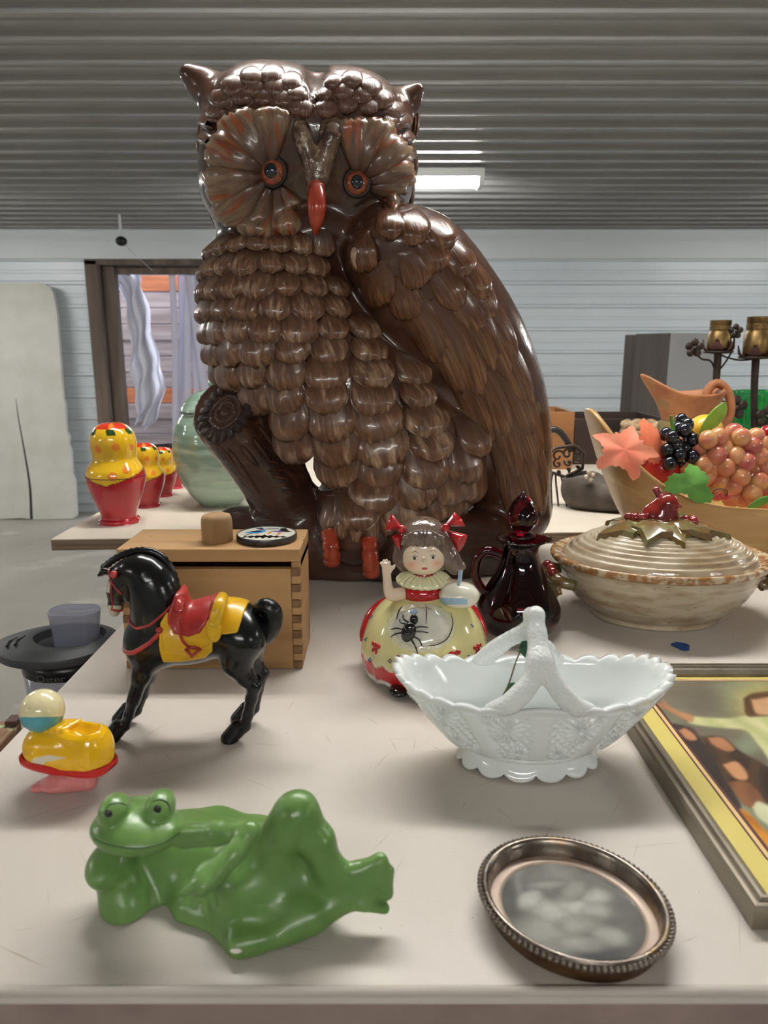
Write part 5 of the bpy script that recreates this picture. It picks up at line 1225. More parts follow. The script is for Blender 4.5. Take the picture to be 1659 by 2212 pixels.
# ================================================================== framed picture lying on the table
m_frame = mat('silvery_wood_frame', srgb(132, 122, 106), rough=.42, metal=.35, col2=srgb(104, 94, 80), vscale=40, vmap=(1, .2, 1), bump=.0003, bscale=200)
PX0, PX1, PY0, PY1 = .175, .545, .292, .566
pic = thing('framed_picture', 'picture of robed figures in silver frame with yellow mat lying on the table', 'picture', ((PX0 + PX1) / 2, (PY0 + PY1) / 2, T))
prf = [(0, .0005), (0, .0105), (.0012, .0125), (.0030, .0128), (.0040, .0112), (.0052, .0110), (.0064, .0128), (.0082, .0130), (.0092, .0116), (.0105, .0110), (.0135, .0085), (.0135, .0005)]
def side(p, q):
    V = []
    for d_, z in prf:
        for e in (0, 1):
            x = (p, q)[e]; V.append((x[0] + x[2] * d_, x[1] + x[3] * d_, T + z))
    n = len(prf); F = [[2 * i, 2 * i + 1, 2 * ((i + 1) % n) + 1, 2 * ((i + 1) % n)] for i in range(n)]
    return np.array(V), F
cA, cB, cC, cD = (PX0, PY0, 1, 1), (PX1, PY0, -1, 1), (PX1, PY1, -1, -1), (PX0, PY1, 1, -1)
for p, q in ((cB, cA), (cC, cB), (cD, cC), (cA, cD)): mk('frame_rail', side(p, q), m_frame, pic, False)
m_ymat = mat('yellow_mat_board', srgb(214, 196, 106), rough=.5, col2=srgb(204, 186, 98), vscale=12)
ix0, ix1, iy0, iy1 = PX0 + .0135, PX1 - .0135, PY0 + .0135, PY1 - .0135
mk('mat_board', rbox((ix0, iy0, T + .0004), (ix1, iy1, T + .0060)), m_ymat, pic, False)
mw = .0195
qx0, qx1, qy0, qy1 = ix0 + mw, ix1 - mw, iy0 + mw * .95, iy1 - mw * .5
m_bur = mat('burgundy_line', srgb(74, 26, 22), rough=.5); m_pe = mat('peach_line', srgb(226, 190, 130), rough=.5)
r_ = .022
def rounded(x0, x1, y0, y1, r, z):
    pts = []
    for cx_, cy_, a0 in ((x0 + r, y0 + r * .7, PI), (x1 - r, y0 + r * .7, 1.5 * PI), (x1 - .002, y1 - .002, 0), (x0 + .002, y1 - .002, .5 * PI)):
        rx = r if a0 >= PI else .002; ry = r * .7 if a0 >= PI else .002
        for k in range(7): a = a0 + k / 6 * PI / 2; pts.append((cx_ + rx * math.cos(a), cy_ + ry * math.sin(a)))
    return pts
for e, z, m_ in ((.0052, .0062, m_bur), (.0042, .0064, m_pe), (.0018, .0066, m_bur)): mk('mat_border', prism(rounded(qx0 - e, qx1 + e, qy0 - e, qy1 + e, r_, 0), T + .006, T + z), m_, pic, False)
n1, n2 = 260, 220
GXp, GYp = np.meshgrid(np.linspace(qx0, qx1, n1), np.linspace(qy0, qy1, n2), indexing='ij')
V = np.stack([GXp, GYp, np.full_like(GXp, T + .0068)], -1).reshape(-1, 3)
s_, t_ = project(V)
nz = .5 + .5 * np.sin(.012 * s_ + .03 * t_ + 2 * np.sin(.015 * t_ + .02 * s_))
cc = np.array(srgb(134, 140, 114))[None] * (1 - nz[:, None]) + np.array(srgb(112, 104, 90))[None] * nz[:, None]
gl = np.exp(-(((s_ - 1645) / 55) ** 2 + ((t_ - 1520) / 42) ** 2))[:, None]; cc = cc * (1 - .8 * gl) + np.array(srgb(214, 192, 108)) * .8 * gl
def blob(poly, col, col2=None, soft=2.5):
    d_ = polysdf(s_, t_, spline(np.array(poly + [poly[0]], dtype=float), 60)); w = 1 / (1 + np.exp(np.clip(d_ / soft * 2, -30, 30))); k = (.5 + .5 * np.sin(.10 * s_ - .07 * t_ + 3 * np.sin(.03 * t_)))[:, None]
    colr = np.array(srgb(*col)) * (1 - k) + np.array(srgb(*(col2 or col))) * k
    cc[:] = cc * (1 - w[:, None]) + colr * w[:, None]
# a plain stand-in: a pale robed figure with a wide sleeve, dark cloaked people, an orange cloth
blob([(1500, 1548), (1490, 1562), (1560, 1572), (1612, 1578), (1640, 1610), (1690, 1660), (1800, 1650), (1780, 1540), (1660, 1540), (1610, 1546), (1560, 1552)], (216, 212, 158), (192, 192, 134))
blob([(1398, 1514), (1420, 1524), (1445, 1536), (1475, 1552), (1496, 1560), (1496, 1546), (1470, 1538), (1444, 1524), (1432, 1512), (1430, 1520)], (190, 138, 96), (172, 120, 82))
blob([(1605, 1508), (1612, 1545), (1640, 1548), (1690, 1540), (1690, 1496), (1630, 1496)], (92, 64, 42)); blob([(1624, 1512), (1632, 1538), (1650, 1544), (1690, 1540), (1690, 1506)], (206, 160, 118))
blob([(1424, 1570), (1440, 1562), (1490, 1570), (1512, 1592), (1545, 1640), (1580, 1700), (1602, 1745), (1570, 1758), (1520, 1690), (1470, 1620)], (58, 50, 48), (70, 56, 52))
blob([(1512, 1590), (1560, 1592), (1600, 1622), (1650, 1650), (1690, 1680), (1690, 1750), (1620, 1745), (1580, 1700), (1540, 1640)], (62, 48, 40), (84, 62, 46))
blob([(1466, 1578), (1480, 1574), (1498, 1586), (1504, 1598), (1484, 1596)], (188, 132, 98), soft=2); blob([(1530, 1594), (1560, 1594), (1586, 1618), (1568, 1622), (1540, 1608)], (180, 124, 90), soft=2)
blob([(1562, 1652), (1590, 1646), (1612, 1668), (1612, 1684), (1588, 1680)], (196, 142, 102), soft=2); blob([(1572, 1690), (1610, 1688), (1640, 1712), (1650, 1745), (1610, 1740)], (140, 94, 64), (118, 78, 56))
blob([(1570, 1772), (1584, 1752), (1612, 1752), (1650, 1790), (1700, 1840), (1700, 1880), (1640, 1830), (1600, 1800)], (214, 146, 54), (190, 118, 40)); blob([(1626, 1744), (1640, 1732), (1680, 1756), (1680, 1790), (1640, 1768)], (212, 210, 172))
blob([(1600, 1815), (1640, 1840), (1700, 1900), (1700, 1960), (1650, 1890)], (96, 66, 60), (70, 62, 66))
mk('print', (V, gridf(n1, n2)), mat('glossy_print', attr=True, rough=.25, coat=.3, col2=(.8, .8, .8), vscale=40), pic, cols=cc)
# ================================================================== nesting dolls
m_doll = mat('lacquered_doll_paint', attr=True, rough=.15, coat=.6)
def doll(c, h, yaw, label):
    o = thing('nesting_doll', label, 'doll', c, 'nesting dolls in a row on the board')
    k = h / .15
    pr = [(.0005, 0), (.028, 0), (.0295, .0015), (.0295, .0055), (.0255, .0085), (.0275, .018), (.0360, .040), (.0420, .060), (.0430, .070), (.0410, .080), (.0350, .090), (.0318, .096), (.0312, .101), (.0325, .110), (.0332, .120), (.0310, .132), (.0245, .1425), (.0140, .1485), (.0005, .150)]
    V, F = lathe([(r * k, z * k) for r, z in pr], c, 120, ns=110)
    z = (V[:, 2] - c[2]) / k; th = np.angle(np.exp(1j * (np.arctan2(V[:, 1] - c[1], V[:, 0] - c[0]) - yaw)))
    cc = np.tile(srgb(172, 24, 36), (len(V), 1))
    vb = .062 + .024 * np.abs(th) / PI * 1.6
    cc[z > vb] = srgb(232, 184, 36)
    for a, zz, r in [(-1.0, .118, .0052), (-.35, .114, .0055), (.45, .117, .0055), (1.2, .115, .005), (.25, .076, .0055), (.75, .084, .0055), (-1.1, .085, .0055), (2.0, .11, .005), (2.8, .115, .005), (-2.0, .114, .005)]:
        d_ = np.hypot(np.angle(np.exp(1j * (th - a))) * .034, z - zz); cc[(d_ < r) & (z > vb)] = srgb(226, 128, 40)
    top = z > .1425; cc[top] = srgb(206, 52, 28); cc[(z > .1425) & (np.sin(5 * th) > .55)] = srgb(232, 130, 40)
    lf = (z > .1335) & (z < .1425) & (np.sin(6 * th + 40 * (z - .138)) > .25); cc[lf] = srgb(44, 70, 30)
    ln = np.abs(z - vb) < .0006; cc[ln] = srgb(96, 40, 16)
    # painted face on the far side
    fc = np.hypot(np.angle(np.exp(1j * (th - PI))) * .033, z - .118); cc[fc < .020] = srgb(232, 190, 160)
    mk('doll_body', (V, F), m_doll, o, cols=cc)
    mk('seam', lathe([(.0431 * k, .0712 * k), (.0434 * k, .0717 * k), (.0430 * k, .0722 * k)], c, 80), mat('seam_dark', srgb(80, 30, 20), rough=.5), o)
    return o
def on_board(u, v, Y): p = at(u, v, Y); return Vector((p.x, Y, TB))
for u, v, Y, h, l in [(258, 1120, 1.062, .150, 'largest nesting doll, yellow shawl over a red body, at the board corner'), (320, 1090, 1.175, .106, 'second largest yellow and red nesting doll in the row'),
                      (354, 1070, 1.262, .087, 'third nesting doll in the row, next to the green jar'), (380, 1055, 1.335, .070, 'smallest nesting doll in the row, half behind the green jar')]:
    doll(on_board(u, v, Y), h, -PI / 2, l)
# black lacquer box behind the dolls
lp_ = on_board(352, 1050, 1.52)
lb = thing('lacquer_pot', 'black lacquer pot with orange flower behind the nesting dolls', 'pot', lp_)
lh = at(352, 957, 1.52).z - TB
mk('pot_body', lathe([(.001, 0), (.030, 0), (.036, .006), (.041, lh * .45), (.041, lh * .75), (.036, lh * .93), (.022, lh), (.001, lh)], lp_, 56, ns=40), mat('black_lacquer', srgb(22, 20, 20), rough=.15, coat=.5), lb)
for dx, dz in [(.012, -.012), (.028, -.010), (.020, -.022)]: mk('painted_flower', ball(lp_ + Vector((dx, -.038, lh + dz)), (.0075, .003, .0055), 12, 8), mat('orange_flower_paint', srgb(214, 96, 36), rough=.3), lb)
# ================================================================== green jar
m_celadon = mat('celadon_glaze', srgb(160, 182, 166), rough=.12, coat=.6, col2=srgb(122, 148, 130), vscale=9, vmap=(1, 1, 5), vpos=(.4, .62), col3=srgb(186, 190, 164), s3=14, m3=(1, 1, 5), v3=(.58, .7), bump=.0006, bscale=40, bmap=(.5, .5, 3))
jy = 1.19; jc = on_board(477, 1080, jy)
jar = thing('lidded_jar', 'round pale green glazed pottery jar with lid behind the owl', 'jar', jc)
js = sc(980, jy)
mk('jar_body', lathe([(.001, 0), (.030, 0), (.034, .002), (.050, .020), (.066, .050), (.0725, .080), (.0735, .100), (.0710, .120), (.0640, .140), (.056, .1525), (.054, .155), (.001, .155)], jc, 100, ns=120, mod=lambda TH, Z, R: R * (1 + .004 * np.sin(Z * 420) * (R > .04))), m_celadon, jar)
mk('lid', lathe([(.0575, .1555), (.0590, .1575), (.0555, .1640), (.046, .176), (.032, .186), (.016, .1915), (.009, .194), (.011, .200), (.008, .206), (.0005, .207)], jc, 90, ns=70), m_celadon, jar)
# ================================================================== wooden bowl with artificial fruit
m_bowl = mat('pale_bowl_wood', srgb(190, 152, 98), rough=.38, coat=.15, col2=srgb(168, 128, 76), vscale=10, vmap=(.5, 1, 2.5), col3=srgb(206, 172, 118), s3=18, m3=(.3, 1, 3), v3=(.55, .7))
m_bowlin = mat('lit_bowl_inside_wood', srgb(216, 186, 124), rough=.4, col2=srgb(196, 160, 98), vscale=12, vmap=(1, 1, 3))  # same wood in a lighter tone: the lit inside put into the colour
WX, WY = .474, .925
wb = thing('wooden_bowl', 'canoe-shaped pale wooden bowl holding artificial fruit', 'bowl', (WX, WY, T))
def canoe(th, s, t_):
    a = .080 + (.216 - .080) * s ** .55; b = .042 + (.098 - .042) * s ** .75
    cx = np.sign(np.cos(th)) * np.abs(np.cos(th)) ** .92; cy = np.sign(np.sin(th)) * np.abs(np.sin(th)) ** .82
    zr = .086 + .110 * np.abs(np.cos(th)) ** 3.2
    z = zr * (s ** 1.3)
    return (a - t_) * cx, (b - t_ * .8) * cy, z
rows_ = []; th = np.linspace(0, 2 * PI, 160, endpoint=False)
for s in np.linspace(0, 1, 40): x, y, z = canoe(th, s, 0); rows_.append(np.stack([x, y, z + .0005], 1))
nO = len(rows_)
for s in np.linspace(1, .12, 36): x, y, z = canoe(th, s, .006); rows_.append(np.stack([x, y, np.maximum(z, .008) + (.0 if s < .99 else .001)], 1))
rows_.insert(0, rows_[0] * np.array([.02, .02, 1])); rows_.append(rows_[-1] * np.array([.02, .02, 1]))
A = np.array(rows_); wbo = mk('bowl_shell', (A.reshape(-1, 3) + np.array([WX, WY, T]), gridf(len(rows_), 160, False, True, True)), m_bowl, wb)
wbo.data.materials.append(m_bowlin); mi = np.zeros(len(wbo.data.polygons), dtype=np.int32); mi[(nO + 1) * 160:] = 1; wbo.data.polygons.foreach_set('material_index', mi)
def fgrape(name, label, pts, r, mats, Y, stem=True):
    o = thing(name, label, 'grapes', at(pts[0][0], pts[0][1], Y))
    V, F = ball((0, 0, 0), 1, 18, 12); mes = []
    for m in mats:
        me = _mesh('grape', V, F); me.polygons.foreach_set('use_smooth', np.ones(len(me.polygons), dtype=bool)); me.materials.append(m); mes.append(me)
    for i, q in enumerate(pts):
        rr = r * sc(q[1], Y); p = at(q[0], q[1], Y + (q[2] if len(q) > 2 else 0))
        inst('grape', mes[i % len(mes)], o, Matrix.Translation(p) @ Matrix.Diagonal((rr, rr, rr * 1.06, 1)))
    return o
FY = .885
m_bg = mat('black_grape_plastic', srgb(20, 20, 28), rough=.22, coat=.4)
bgp = fgrape('grape_bunch', 'bunch of black artificial grapes in the wooden bowl', [(1472, 908, .02), (1484, 918, .01), (1465, 926, .01), (1438, 938, .01), (1452, 945, -.002), (1478, 930, 0), (1496, 950, 0), (1488, 944, .012), (1462, 962, -.004), (1442, 972, -.004), (1468, 982, -.008), (1496, 987, -.006), (1480, 968, .002), (1447, 1001, -.010), (1475, 998, .004), (1456, 985, .008), (1500, 968, .01)], 15, [m_bg], FY)
mk('stem', tube([at(1450, 898, FY), at(1452, 915, FY), at(1456, 935, FY + .005)], .0022, 8), mat('green_stem_plastic', srgb(96, 150, 62), rough=.45), bgp)
m_pg = [mat('pink_grape_' + n_, srgb(*c_), rough=.25, coat=.4, sss=.3, col2=srgb(*c2), vscale=.7, rand=True, vpos=(.35, .65), detail=0.0) for n_, c_, c2 in [('amber', (206, 158, 104), (196, 118, 88)), ('rose', (196, 118, 92), (206, 152, 104)), ('blush', (208, 142, 104), (176, 84, 78))]]
pg = [(1530, 950, 0), (1552, 944, .006), (1585, 935, .01), (1600, 945, 0), (1632, 945, .008), (1625, 965, 0), (1650, 962, .004), (1512, 965, .012), (1548, 985, -.004), (1565, 970, .004), (1590, 985, -.004), (1612, 998, -.008), (1640, 985, -.002), (1520, 1005, 0), (1540, 1010, .004), (1568, 1010, -.006), (1600, 1030, -.010), (1585, 1050, -.006), (1560, 1040, .002), (1625, 1065, -.014), (1605, 1075, .0), (1640, 1040, -.012), (1655, 1010, -.004), (1655, 1060, .002), (1635, 1015, .002), (1580, 1075, .004), (1528, 1030, .006), (1500, 1020, .008), (1548, 1062, .008), (1570, 955, .012), (1486, 1006, .014), (1650, 1085, .004), (1680, 960, .005), (1685, 990, 0), (1690, 1030, -.004), (1672, 1020, -.008), (1675, 1055, -.006)]
pgp = fgrape('grape_bunch', 'large bunch of pink and amber artificial grapes filling the wooden bowl', pg, 20.5, m_pg, FY - .01)
def leafmesh(p, w, h, nrm, up, lob=5, cup=.2, thick=.0012, seed=0):
    """lobed silk leaf with real thickness"""
    n = Vector(nrm).normalized(); y = Vector(up); y = (y - n * y.dot(n)).normalized(); x = y.cross(n)
    a = np.linspace(0, 2 * PI, 72, endpoint=False); r = .74 + .18 * np.cos(lob * a) + .06 * np.cos(2 * lob * a + seed) + .045 * np.cos(19 * a)
    V = []
    for sgn in (1, -1):
        for k in (.0, .33, .66, 1.0):
            for i in range(72):
                rr = r[i] * k; X = rr * math.sin(a[i]); Yy = rr * math.cos(a[i]); Z = cup * (rr ** 2) * (.6 + .4 * math.cos(lob * a[i])) * w
                V.append((Vector(p) + x * X * w + y * Yy * h - n * Z + n * sgn * thick * .5 * (1 if k < 1 else .2))[:])
    F1 = gridf(4, 72, False, True); F2 = gridf(4, 72, False, True, True) + 4 * 72
    return np.array(V), np.concatenate([F1, F2])
m_sal = mat('salmon_silk_leaf', srgb(238, 128, 100), rough=.65, sss=.2, col2=srgb(240, 150, 120), vscale=30)
m_grl = mat('green_silk_leaf', srgb(96, 150, 62), rough=.6, col2=srgb(74, 124, 46), vscale=40)
sal = thing('silk_leaf', 'salmon coloured silk autumn leaf lying over the rim of the wooden bowl', 'leaf', at(1345, 980, .895))
mk('leaf_blade', leafmesh(at(1350, 972, .852), .042, .036, (-.15, -1, .5), (.3, 0, 1), 5, .25), m_sal, sal)
sal2 = thing('silk_leaf', 'orange-pink silk leaf tucked beside the black grapes', 'leaf', at(1405, 965, .89))
mk('leaf_blade', leafmesh(at(1405, 962, .885), .030, .036, (.25, -1, .3), (0, 0, 1), 3, .3, seed=1), mat('orange_silk_leaf', srgb(236, 112, 76), rough=.6, col2=srgb(238, 140, 100), vscale=30), sal2)
gl_ = thing('silk_leaf', 'serrated green silk grape leaf hanging on the front rim of the wooden bowl', 'leaf', at(1495, 1045, .85))
mk('leaf_blade', leafmesh(at(1495, 1046, .826), .034, .026, (-.1, -1, .3), (.4, 0, 1), 3, .3, seed=2), m_grl, gl_)
gl2 = thing('silk_leaf', 'light green silk leaf at the outer side of the pink grapes', 'leaf', at(1652, 985, .87))
mk('leaf_blade', leafmesh(at(1662, 980, .868), .026, .022, (-.3, -1, .2), (0, 0, 1), 3, .25), mat('light_green_silk', srgb(132, 186, 78), rough=.6), gl2)
def blade(pts, w, m, label, name='silk_leaf', dy=0):
    P = spline([at(*p)[:] for p in pts], 14); o = thing(name, label, 'leaf', P[0])
    wd = w * np.sin(np.linspace(.15, PI - .02, 14)) ** .8
    mk('leaf_blade', tube(P, wd, 12, flat=.16, up=(.2, -1, .1)), m, o); return o
blade([(1512, 940, .91), (1535, 915, .905), (1556, 888, .90), (1568, 868, .898)], .0105, mat('bright_green_plastic', srgb(150, 198, 84), rough=.35, col2=srgb(118, 170, 60), vscale=40), 'bright green pointed leaf standing up beside the yellow lemon')
blade([(1608, 1104, .850), (1630, 1092, .848), (1652, 1080, .848), (1672, 1074, .850)], .0055, m_grl, 'narrow green leaf hanging over the rim under the pink grapes')
tag(mk('lemon', ball(at(1524, 925, .945), (.021, .021, .018), 24, 16), mat('yellow_lemon_plastic', srgb(236, 190, 62), rough=.3, coat=.3)), 'yellow artificial lemon between the black and the pink grapes', 'lemon')
m_app = mat('red_apple_plastic', srgb(168, 22, 30), rough=.25, coat=.4, col2=srgb(140, 14, 26), vscale=30)
for u, v, Y, r, l in [(1425, 1022, .905, .026, 'red artificial apple under the salmon leaf'), (1392, 1000, .915, .022, 'red artificial apple behind the salmon leaf'), (1664, 940, .93, .0135, 'small red artificial cherry above the pink grapes'), (1662, 1060, .91, .024, 'dark red artificial apple under the pink grapes')]:
    p = at(u, v, Y)
    tag(mk('apple', lathe([(.0004, -.86), (.25, -.93), (.55, -.82), (.85, -.45), (1.0, .05), (.95, .5), (.70, .84), (.35, .92), (.12, .80), (.0004, .72)], (0, 0, 0), 28, ns=30), m_app, origin=(0, 0, 0)), l, 'fruit')
    a_ = bpy.data.objects[[o_.name for o_ in bpy.data.objects if o_.name.startswith('apple')][-1]]; a_.location = p; a_.scale = (r, r, r)
ber = thing('berry_pick', 'small pick of red berries on a dark wire loop at the bowl rim', 'berries', at(1556, 1072, .855))
for u, v in [(1543, 1072), (1552, 1076), (1561, 1074), (1569, 1076), (1557, 1069), (1574, 1072)]: mk('berry', ball(at(u, v, .853), .0034, 12, 8), mat('berry_red', srgb(176, 66, 62), rough=.3), ber)
mk('wire', tube([at(1556 + 16 * math.cos(a), 1064 + 8 * math.sin(a), .852) for a in np.linspace(0, 2 * PI, 20, endpoint=False)], .0006, 6, True), mat('dark_wire', srgb(60, 40, 34), rough=.4), ber)
# ================================================================== clay pitcher
m_clay = mat('terracotta', srgb(178, 118, 74), rough=.55, col2=srgb(150, 92, 56), vscale=30, col3=srgb(124, 110, 66), s3=26, v3=(.6, .7), bump=.0006, bscale=120)
py_ = 1.33; pcx = on_board(1480, 960, py_)
pit = thing('clay_pitcher', 'brown terracotta pitcher with curved spout behind the fruit bowl', 'pitcher', pcx)
pz = at(1480, 846, py_).z - TB
def pmod(TH, Z, R):
    k = np.clip((Z / pz - .68) / .32, 0, 1); sp = np.exp(-((np.abs(np.angle(np.exp(1j * (TH - PI)))) / .55) ** 2))
    return R * (1 + .52 * k * sp), Z + k * sp * .026 + k * .004 * np.cos(2 * TH)
mk('pitcher_body', lathe([(.001, 0), (.040, 0), (.048, .010), (.056, pz * .30), (.054, pz * .48), (.047, pz * .62), (.044, pz * .70), (.048, pz * .82), (.058, pz * .95), (.060, pz), (.056, pz * .995), (.044, pz * .83), (.040, pz * .70), (.046, pz * .5), (.001, pz * .2)], pcx, 80, ns=90, mod=pmod), m_clay, pit)
mk('handle', tube([at(1525, 872, py_), at(1530, 842, py_), at(1548, 828, py_), at(1568, 840, py_), at(1578, 870, py_), at(1574, 905, py_), at(1550, 930, py_)], [.009, .008, .008, .008, .008, .008, .008], 12, ns=26), m_clay, pit)
mk('band', lathe([(.0475, pz * .60), (.051, pz * .63), (.050, pz * .68), (.046, pz * .71)], pcx, 64, ns=12), mat('mossy_band', srgb(122, 106, 60), rough=.7, bump=.002, bscale=150), pit)
# ================================================================== wrought-iron lamp stand with brass sockets
m_iron = mat('dark_iron', srgb(48, 42, 40), rough=.5, metal=.7, col2=srgb(70, 58, 50), vscale=60)
m_brass = mat('aged_brass', srgb(134, 108, 66), rough=.38, metal=.85, col2=srgb(96, 76, 48), vscale=50)
m_petal = mat('rusty_petal', srgb(74, 48, 46), rough=.5, metal=.5)
ly = 1.45
lam = thing('flower_lamp', 'wrought-iron flower lamp with two brass candle sockets behind the grapes', 'lamp', on_board(1590, 1000, ly))
mk('base', lathe([(.001, 0), (.075, 0), (.077, .006), (.05, .010), (.012, .016), (.001, .018)], on_board(1590, 1000, ly), 48), m_iron, lam)
for u, v0, v1, r in [(1553, 756, 692, 24), (1636, 768, 684, 28)]:
    s = sc(740, ly); z1 = at(u, v1, ly).z; z0 = at(u, v0, ly).z; X = at(u, 740, ly).x; R = r * s; hh = z1 - z0
    mk('post', tube([on_board(1590, 1000, ly) + Vector((0, 0, .012)), at(u - 10, 1000, ly), at(u - 7, 850, ly), (X, ly, z0)], [.0065, .0065, .0068, .0075], 10, ns=24), m_iron, lam)
    sk_ = mk('socket', lathe([(.001, 0), (R * .80, 0), (R * .98, hh * .06), (R, hh * .12), (R, hh * .52), (R * .86, hh * .60), (R * .84, hh * .66), (R * .90, hh * .68), (R * .90, hh * .80), (R * .85, hh * .82), (R * .90, hh * .85), (R * .90, hh), (R * .78, hh), (R * .78, hh * .7), (.001, hh * .7)], (X, ly, z0), 40), m_brass, lam, angle=40)
    for k in range(5):
        a = 2 * PI * k / 5 + .4; q = Vector((math.cos(a), math.sin(a), 0)); b0 = Vector((X, ly, z0 - .004))
        mk('cup_petal', tube([b0 + q * R * .3, b0 + q * R * 1.1 + Vector((0, 0, .004)), b0 + q * R * 1.35 + Vector((0, 0, .024))], [.004, .012, .003], 10, ns=9, flat=.2), m_petal, lam)
    mk('drip_pan', lathe([(.001, -.008), (R * 1.2, -.006), (R * 1.35, -.002), (R * 1.2, -.004), (.001, -.006)], (X, ly, z0), 36), m_iron, lam)
def iflower(u, v, r, Y, nm='iron_flower'):
    p = at(u, v, Y); R = r * sc(v, Y); pcs = []
    for k in range(5):
        a = 2 * PI * k / 5 + .3; pcs.append(ball(p + Vector((math.cos(a) * R * .62, -.002, math.sin(a) * R * .62)), (R * .42, .004, R * .42), 12, 8))
    pcs.append(ball(p + Vector((0, -.006, 0)), R * .25, 10, 8)); mk(nm, join(*pcs), m_iron, lam)
for u, v, r in [(1499, 752, 20), (1588, 716, 16), (1588, 880, 26), (1655, 900, 24)]: iflower(u, v, r, ly - .012)
for q in ([(1499, 757), (1515, 775), (1535, 780), (1545, 800)], [(1588, 722), (1580, 760), (1565, 785), (1548, 806)], [(1545, 760), (1570, 772), (1600, 778), (1630, 775)], [(1545, 860), (1565, 868), (1588, 880)], [(1628, 880), (1645, 890), (1655, 900)]): mk('wire_stem', tube([at(u, v, ly) for u, v in q], .0018, 6, ns=14), m_iron, lam)
# ================================================================== green glass bowl behind
gy_ = 1.72; gcp = on_board(1660, 950, gy_); gh = at(1660, 852, gy_).z - TB
tag(mk('green_glass_bowl', lathe([(.001, .002), (.05, 0), (.055, .004), (.085, gh * .4), (.098, gh * .8), (.100, gh), (.095, gh * .99), (.080, gh * .42), (.05, .012), (.001, .010)], gcp, 96, ns=50, mod=lambda TH, Z, R: R * (1 + .03 * np.cos(24 * TH))), mat('green_pressed_glass', (.03, .42, .10), rough=.08, trans=.75, ior=1.45)), 'green ribbed pressed glass bowl behind the iron lamp', 'bowl')
# ================================================================== filigree metal holder, dark leather slipper, crate, basket on the board
hp_ = on_board(1222, 1075, 1.17)
fil = thing('filigree_trinket', 'dark brown metal filigree trinket on thin wire legs beside the owl', 'trinket', hp_)
m_fil = mat('bronze_filigree', srgb(84, 68, 56), rough=.45, metal=.6, col2=srgb(56, 46, 40), vscale=60)
for k in range(9):
    a0 = k * .7; c_ = at(1205 + (k % 3) * 22, 985 + (k // 3) * 17 - (k % 3) * 4, 1.17)
    mk('scroll', tube([c_ + Vector((math.cos(t) * .010 * (1 - t / 9), .003 * math.sin(k), math.sin(t) * .010 * (1 - t / 9))) for t in np.linspace(a0, a0 + 6.5, 26)], .0019, 7), m_fil, fil)
mk('frame_bar', tube([at(1180, 985, 1.17), at(1200, 968, 1.17), at(1240, 962, 1.17), at(1262, 980, 1.17), at(1258, 1012, 1.17), at(1220, 1030, 1.17), at(1190, 1020, 1.17)], .0030, 8, True), m_fil, fil)
mk('loop_handle', tube([at(1182, 990, 1.175), at(1176, 955, 1.175), at(1186, 930, 1.175), at(1208, 932, 1.175), at(1228, 958, 1.175), at(1234, 975, 1.175)], .0055, 10, ns=22), mat('black_handle', srgb(36, 33, 32), rough=.4), fil)
for (u0, v0), (u1, v1), Y in [((1200, 1022), (1208, 1064), 1.165), ((1212, 1028), (1226, 1068), 1.165), ((1236, 1026), (1241, 1062), 1.165), ((1200, 1022), (1190, 1040), 1.185)]:
    e = on_board(u1, v1, Y); mk('leg', tube([at(u0, v0, Y), at((u0 + u1) / 2 - 3, (v0 + v1) / 2, Y), e + Vector((0, 0, .0016))], .0016, 7, ns=8), m_fil, fil)
sl = SDF((.27, 1.04, TB - .002), (.47, 1.26, TB + .10), .0016)
q0, q1, q2 = at(1258, 1040, 1.16), at(1300, 1062, 1.15), at(1345, 1086, 1.14)
for p, r in ((q0, (.034, .030, .036)), (q1, (.040, .032, .026)), (q2, (.044, .030, .016))): sl.ell((p.x, p.y, TB + r[2] * .9), r, .02)
sl.ell((q0.x - .005, q0.y, TB + .07), (.026, .018, .035), .006, sub=True); sl.plane((0, 0, TB + .0005), (0, 0, -1))
slp = thing('leather_slipper', 'dark brown leather slipper on the board behind the wooden bowl', 'slipper', (q1.x, q1.y, TB))
mk('upper', sl.mesh(), mat('dark_leather', srgb(84, 74, 66), rough=.6, col2=srgb(62, 54, 48), vscale=30, bump=.0008, bscale=90), slp)
for u, v in [(1272, 1020), (1280, 1026), (1266, 1030), (1276, 1036)]: mk('flower_bead', ball(at(u, v, 1.125), .0038, 10, 8), mat('pale_bead', srgb(196, 180, 160), rough=.5), slp)
def crate(name, label, cat, u0, u1, v0, v1, Y, dep, m, yaw=0.0):
    a, b = at(u0, v0, Y), at(u1, v1, Y); z0 = TB; z1 = a.z; w_ = b.x - a.x
    o = thing(name, label, cat, ((a.x + b.x) / 2, Y + dep / 2, z0)); t_ = .008
    mk('side_panel', rbox((a.x, Y, z0), (b.x, Y + t_, z1), .001), m, o, False); mk('side_panel', rbox((a.x, Y + dep - t_, z0), (b.x, Y + dep, z1), .001), m, o, False)
    mk('end_panel', rbox((a.x, Y + t_, z0), (a.x + t_, Y + dep - t_, z1), .001), m, o, False); mk('end_panel', rbox((b.x - t_, Y + t_, z0), (b.x, Y + dep - t_, z1), .001), m, o, False)
    mk('bottom_panel', rbox((a.x + t_, Y + t_, z0), (b.x - t_, Y + dep - t_, z0 + t_)), m, o, False)
crate('wooden_tray', 'small orange-brown wooden box on the board behind the owl', 'box', 1187, 1236, 890, 1000, 1.55, .16, mat('orange_wood', srgb(150, 104, 62), rough=.5, col2=srgb(126, 84, 48), vscale=20, vmap=(.2, 1, 1)))
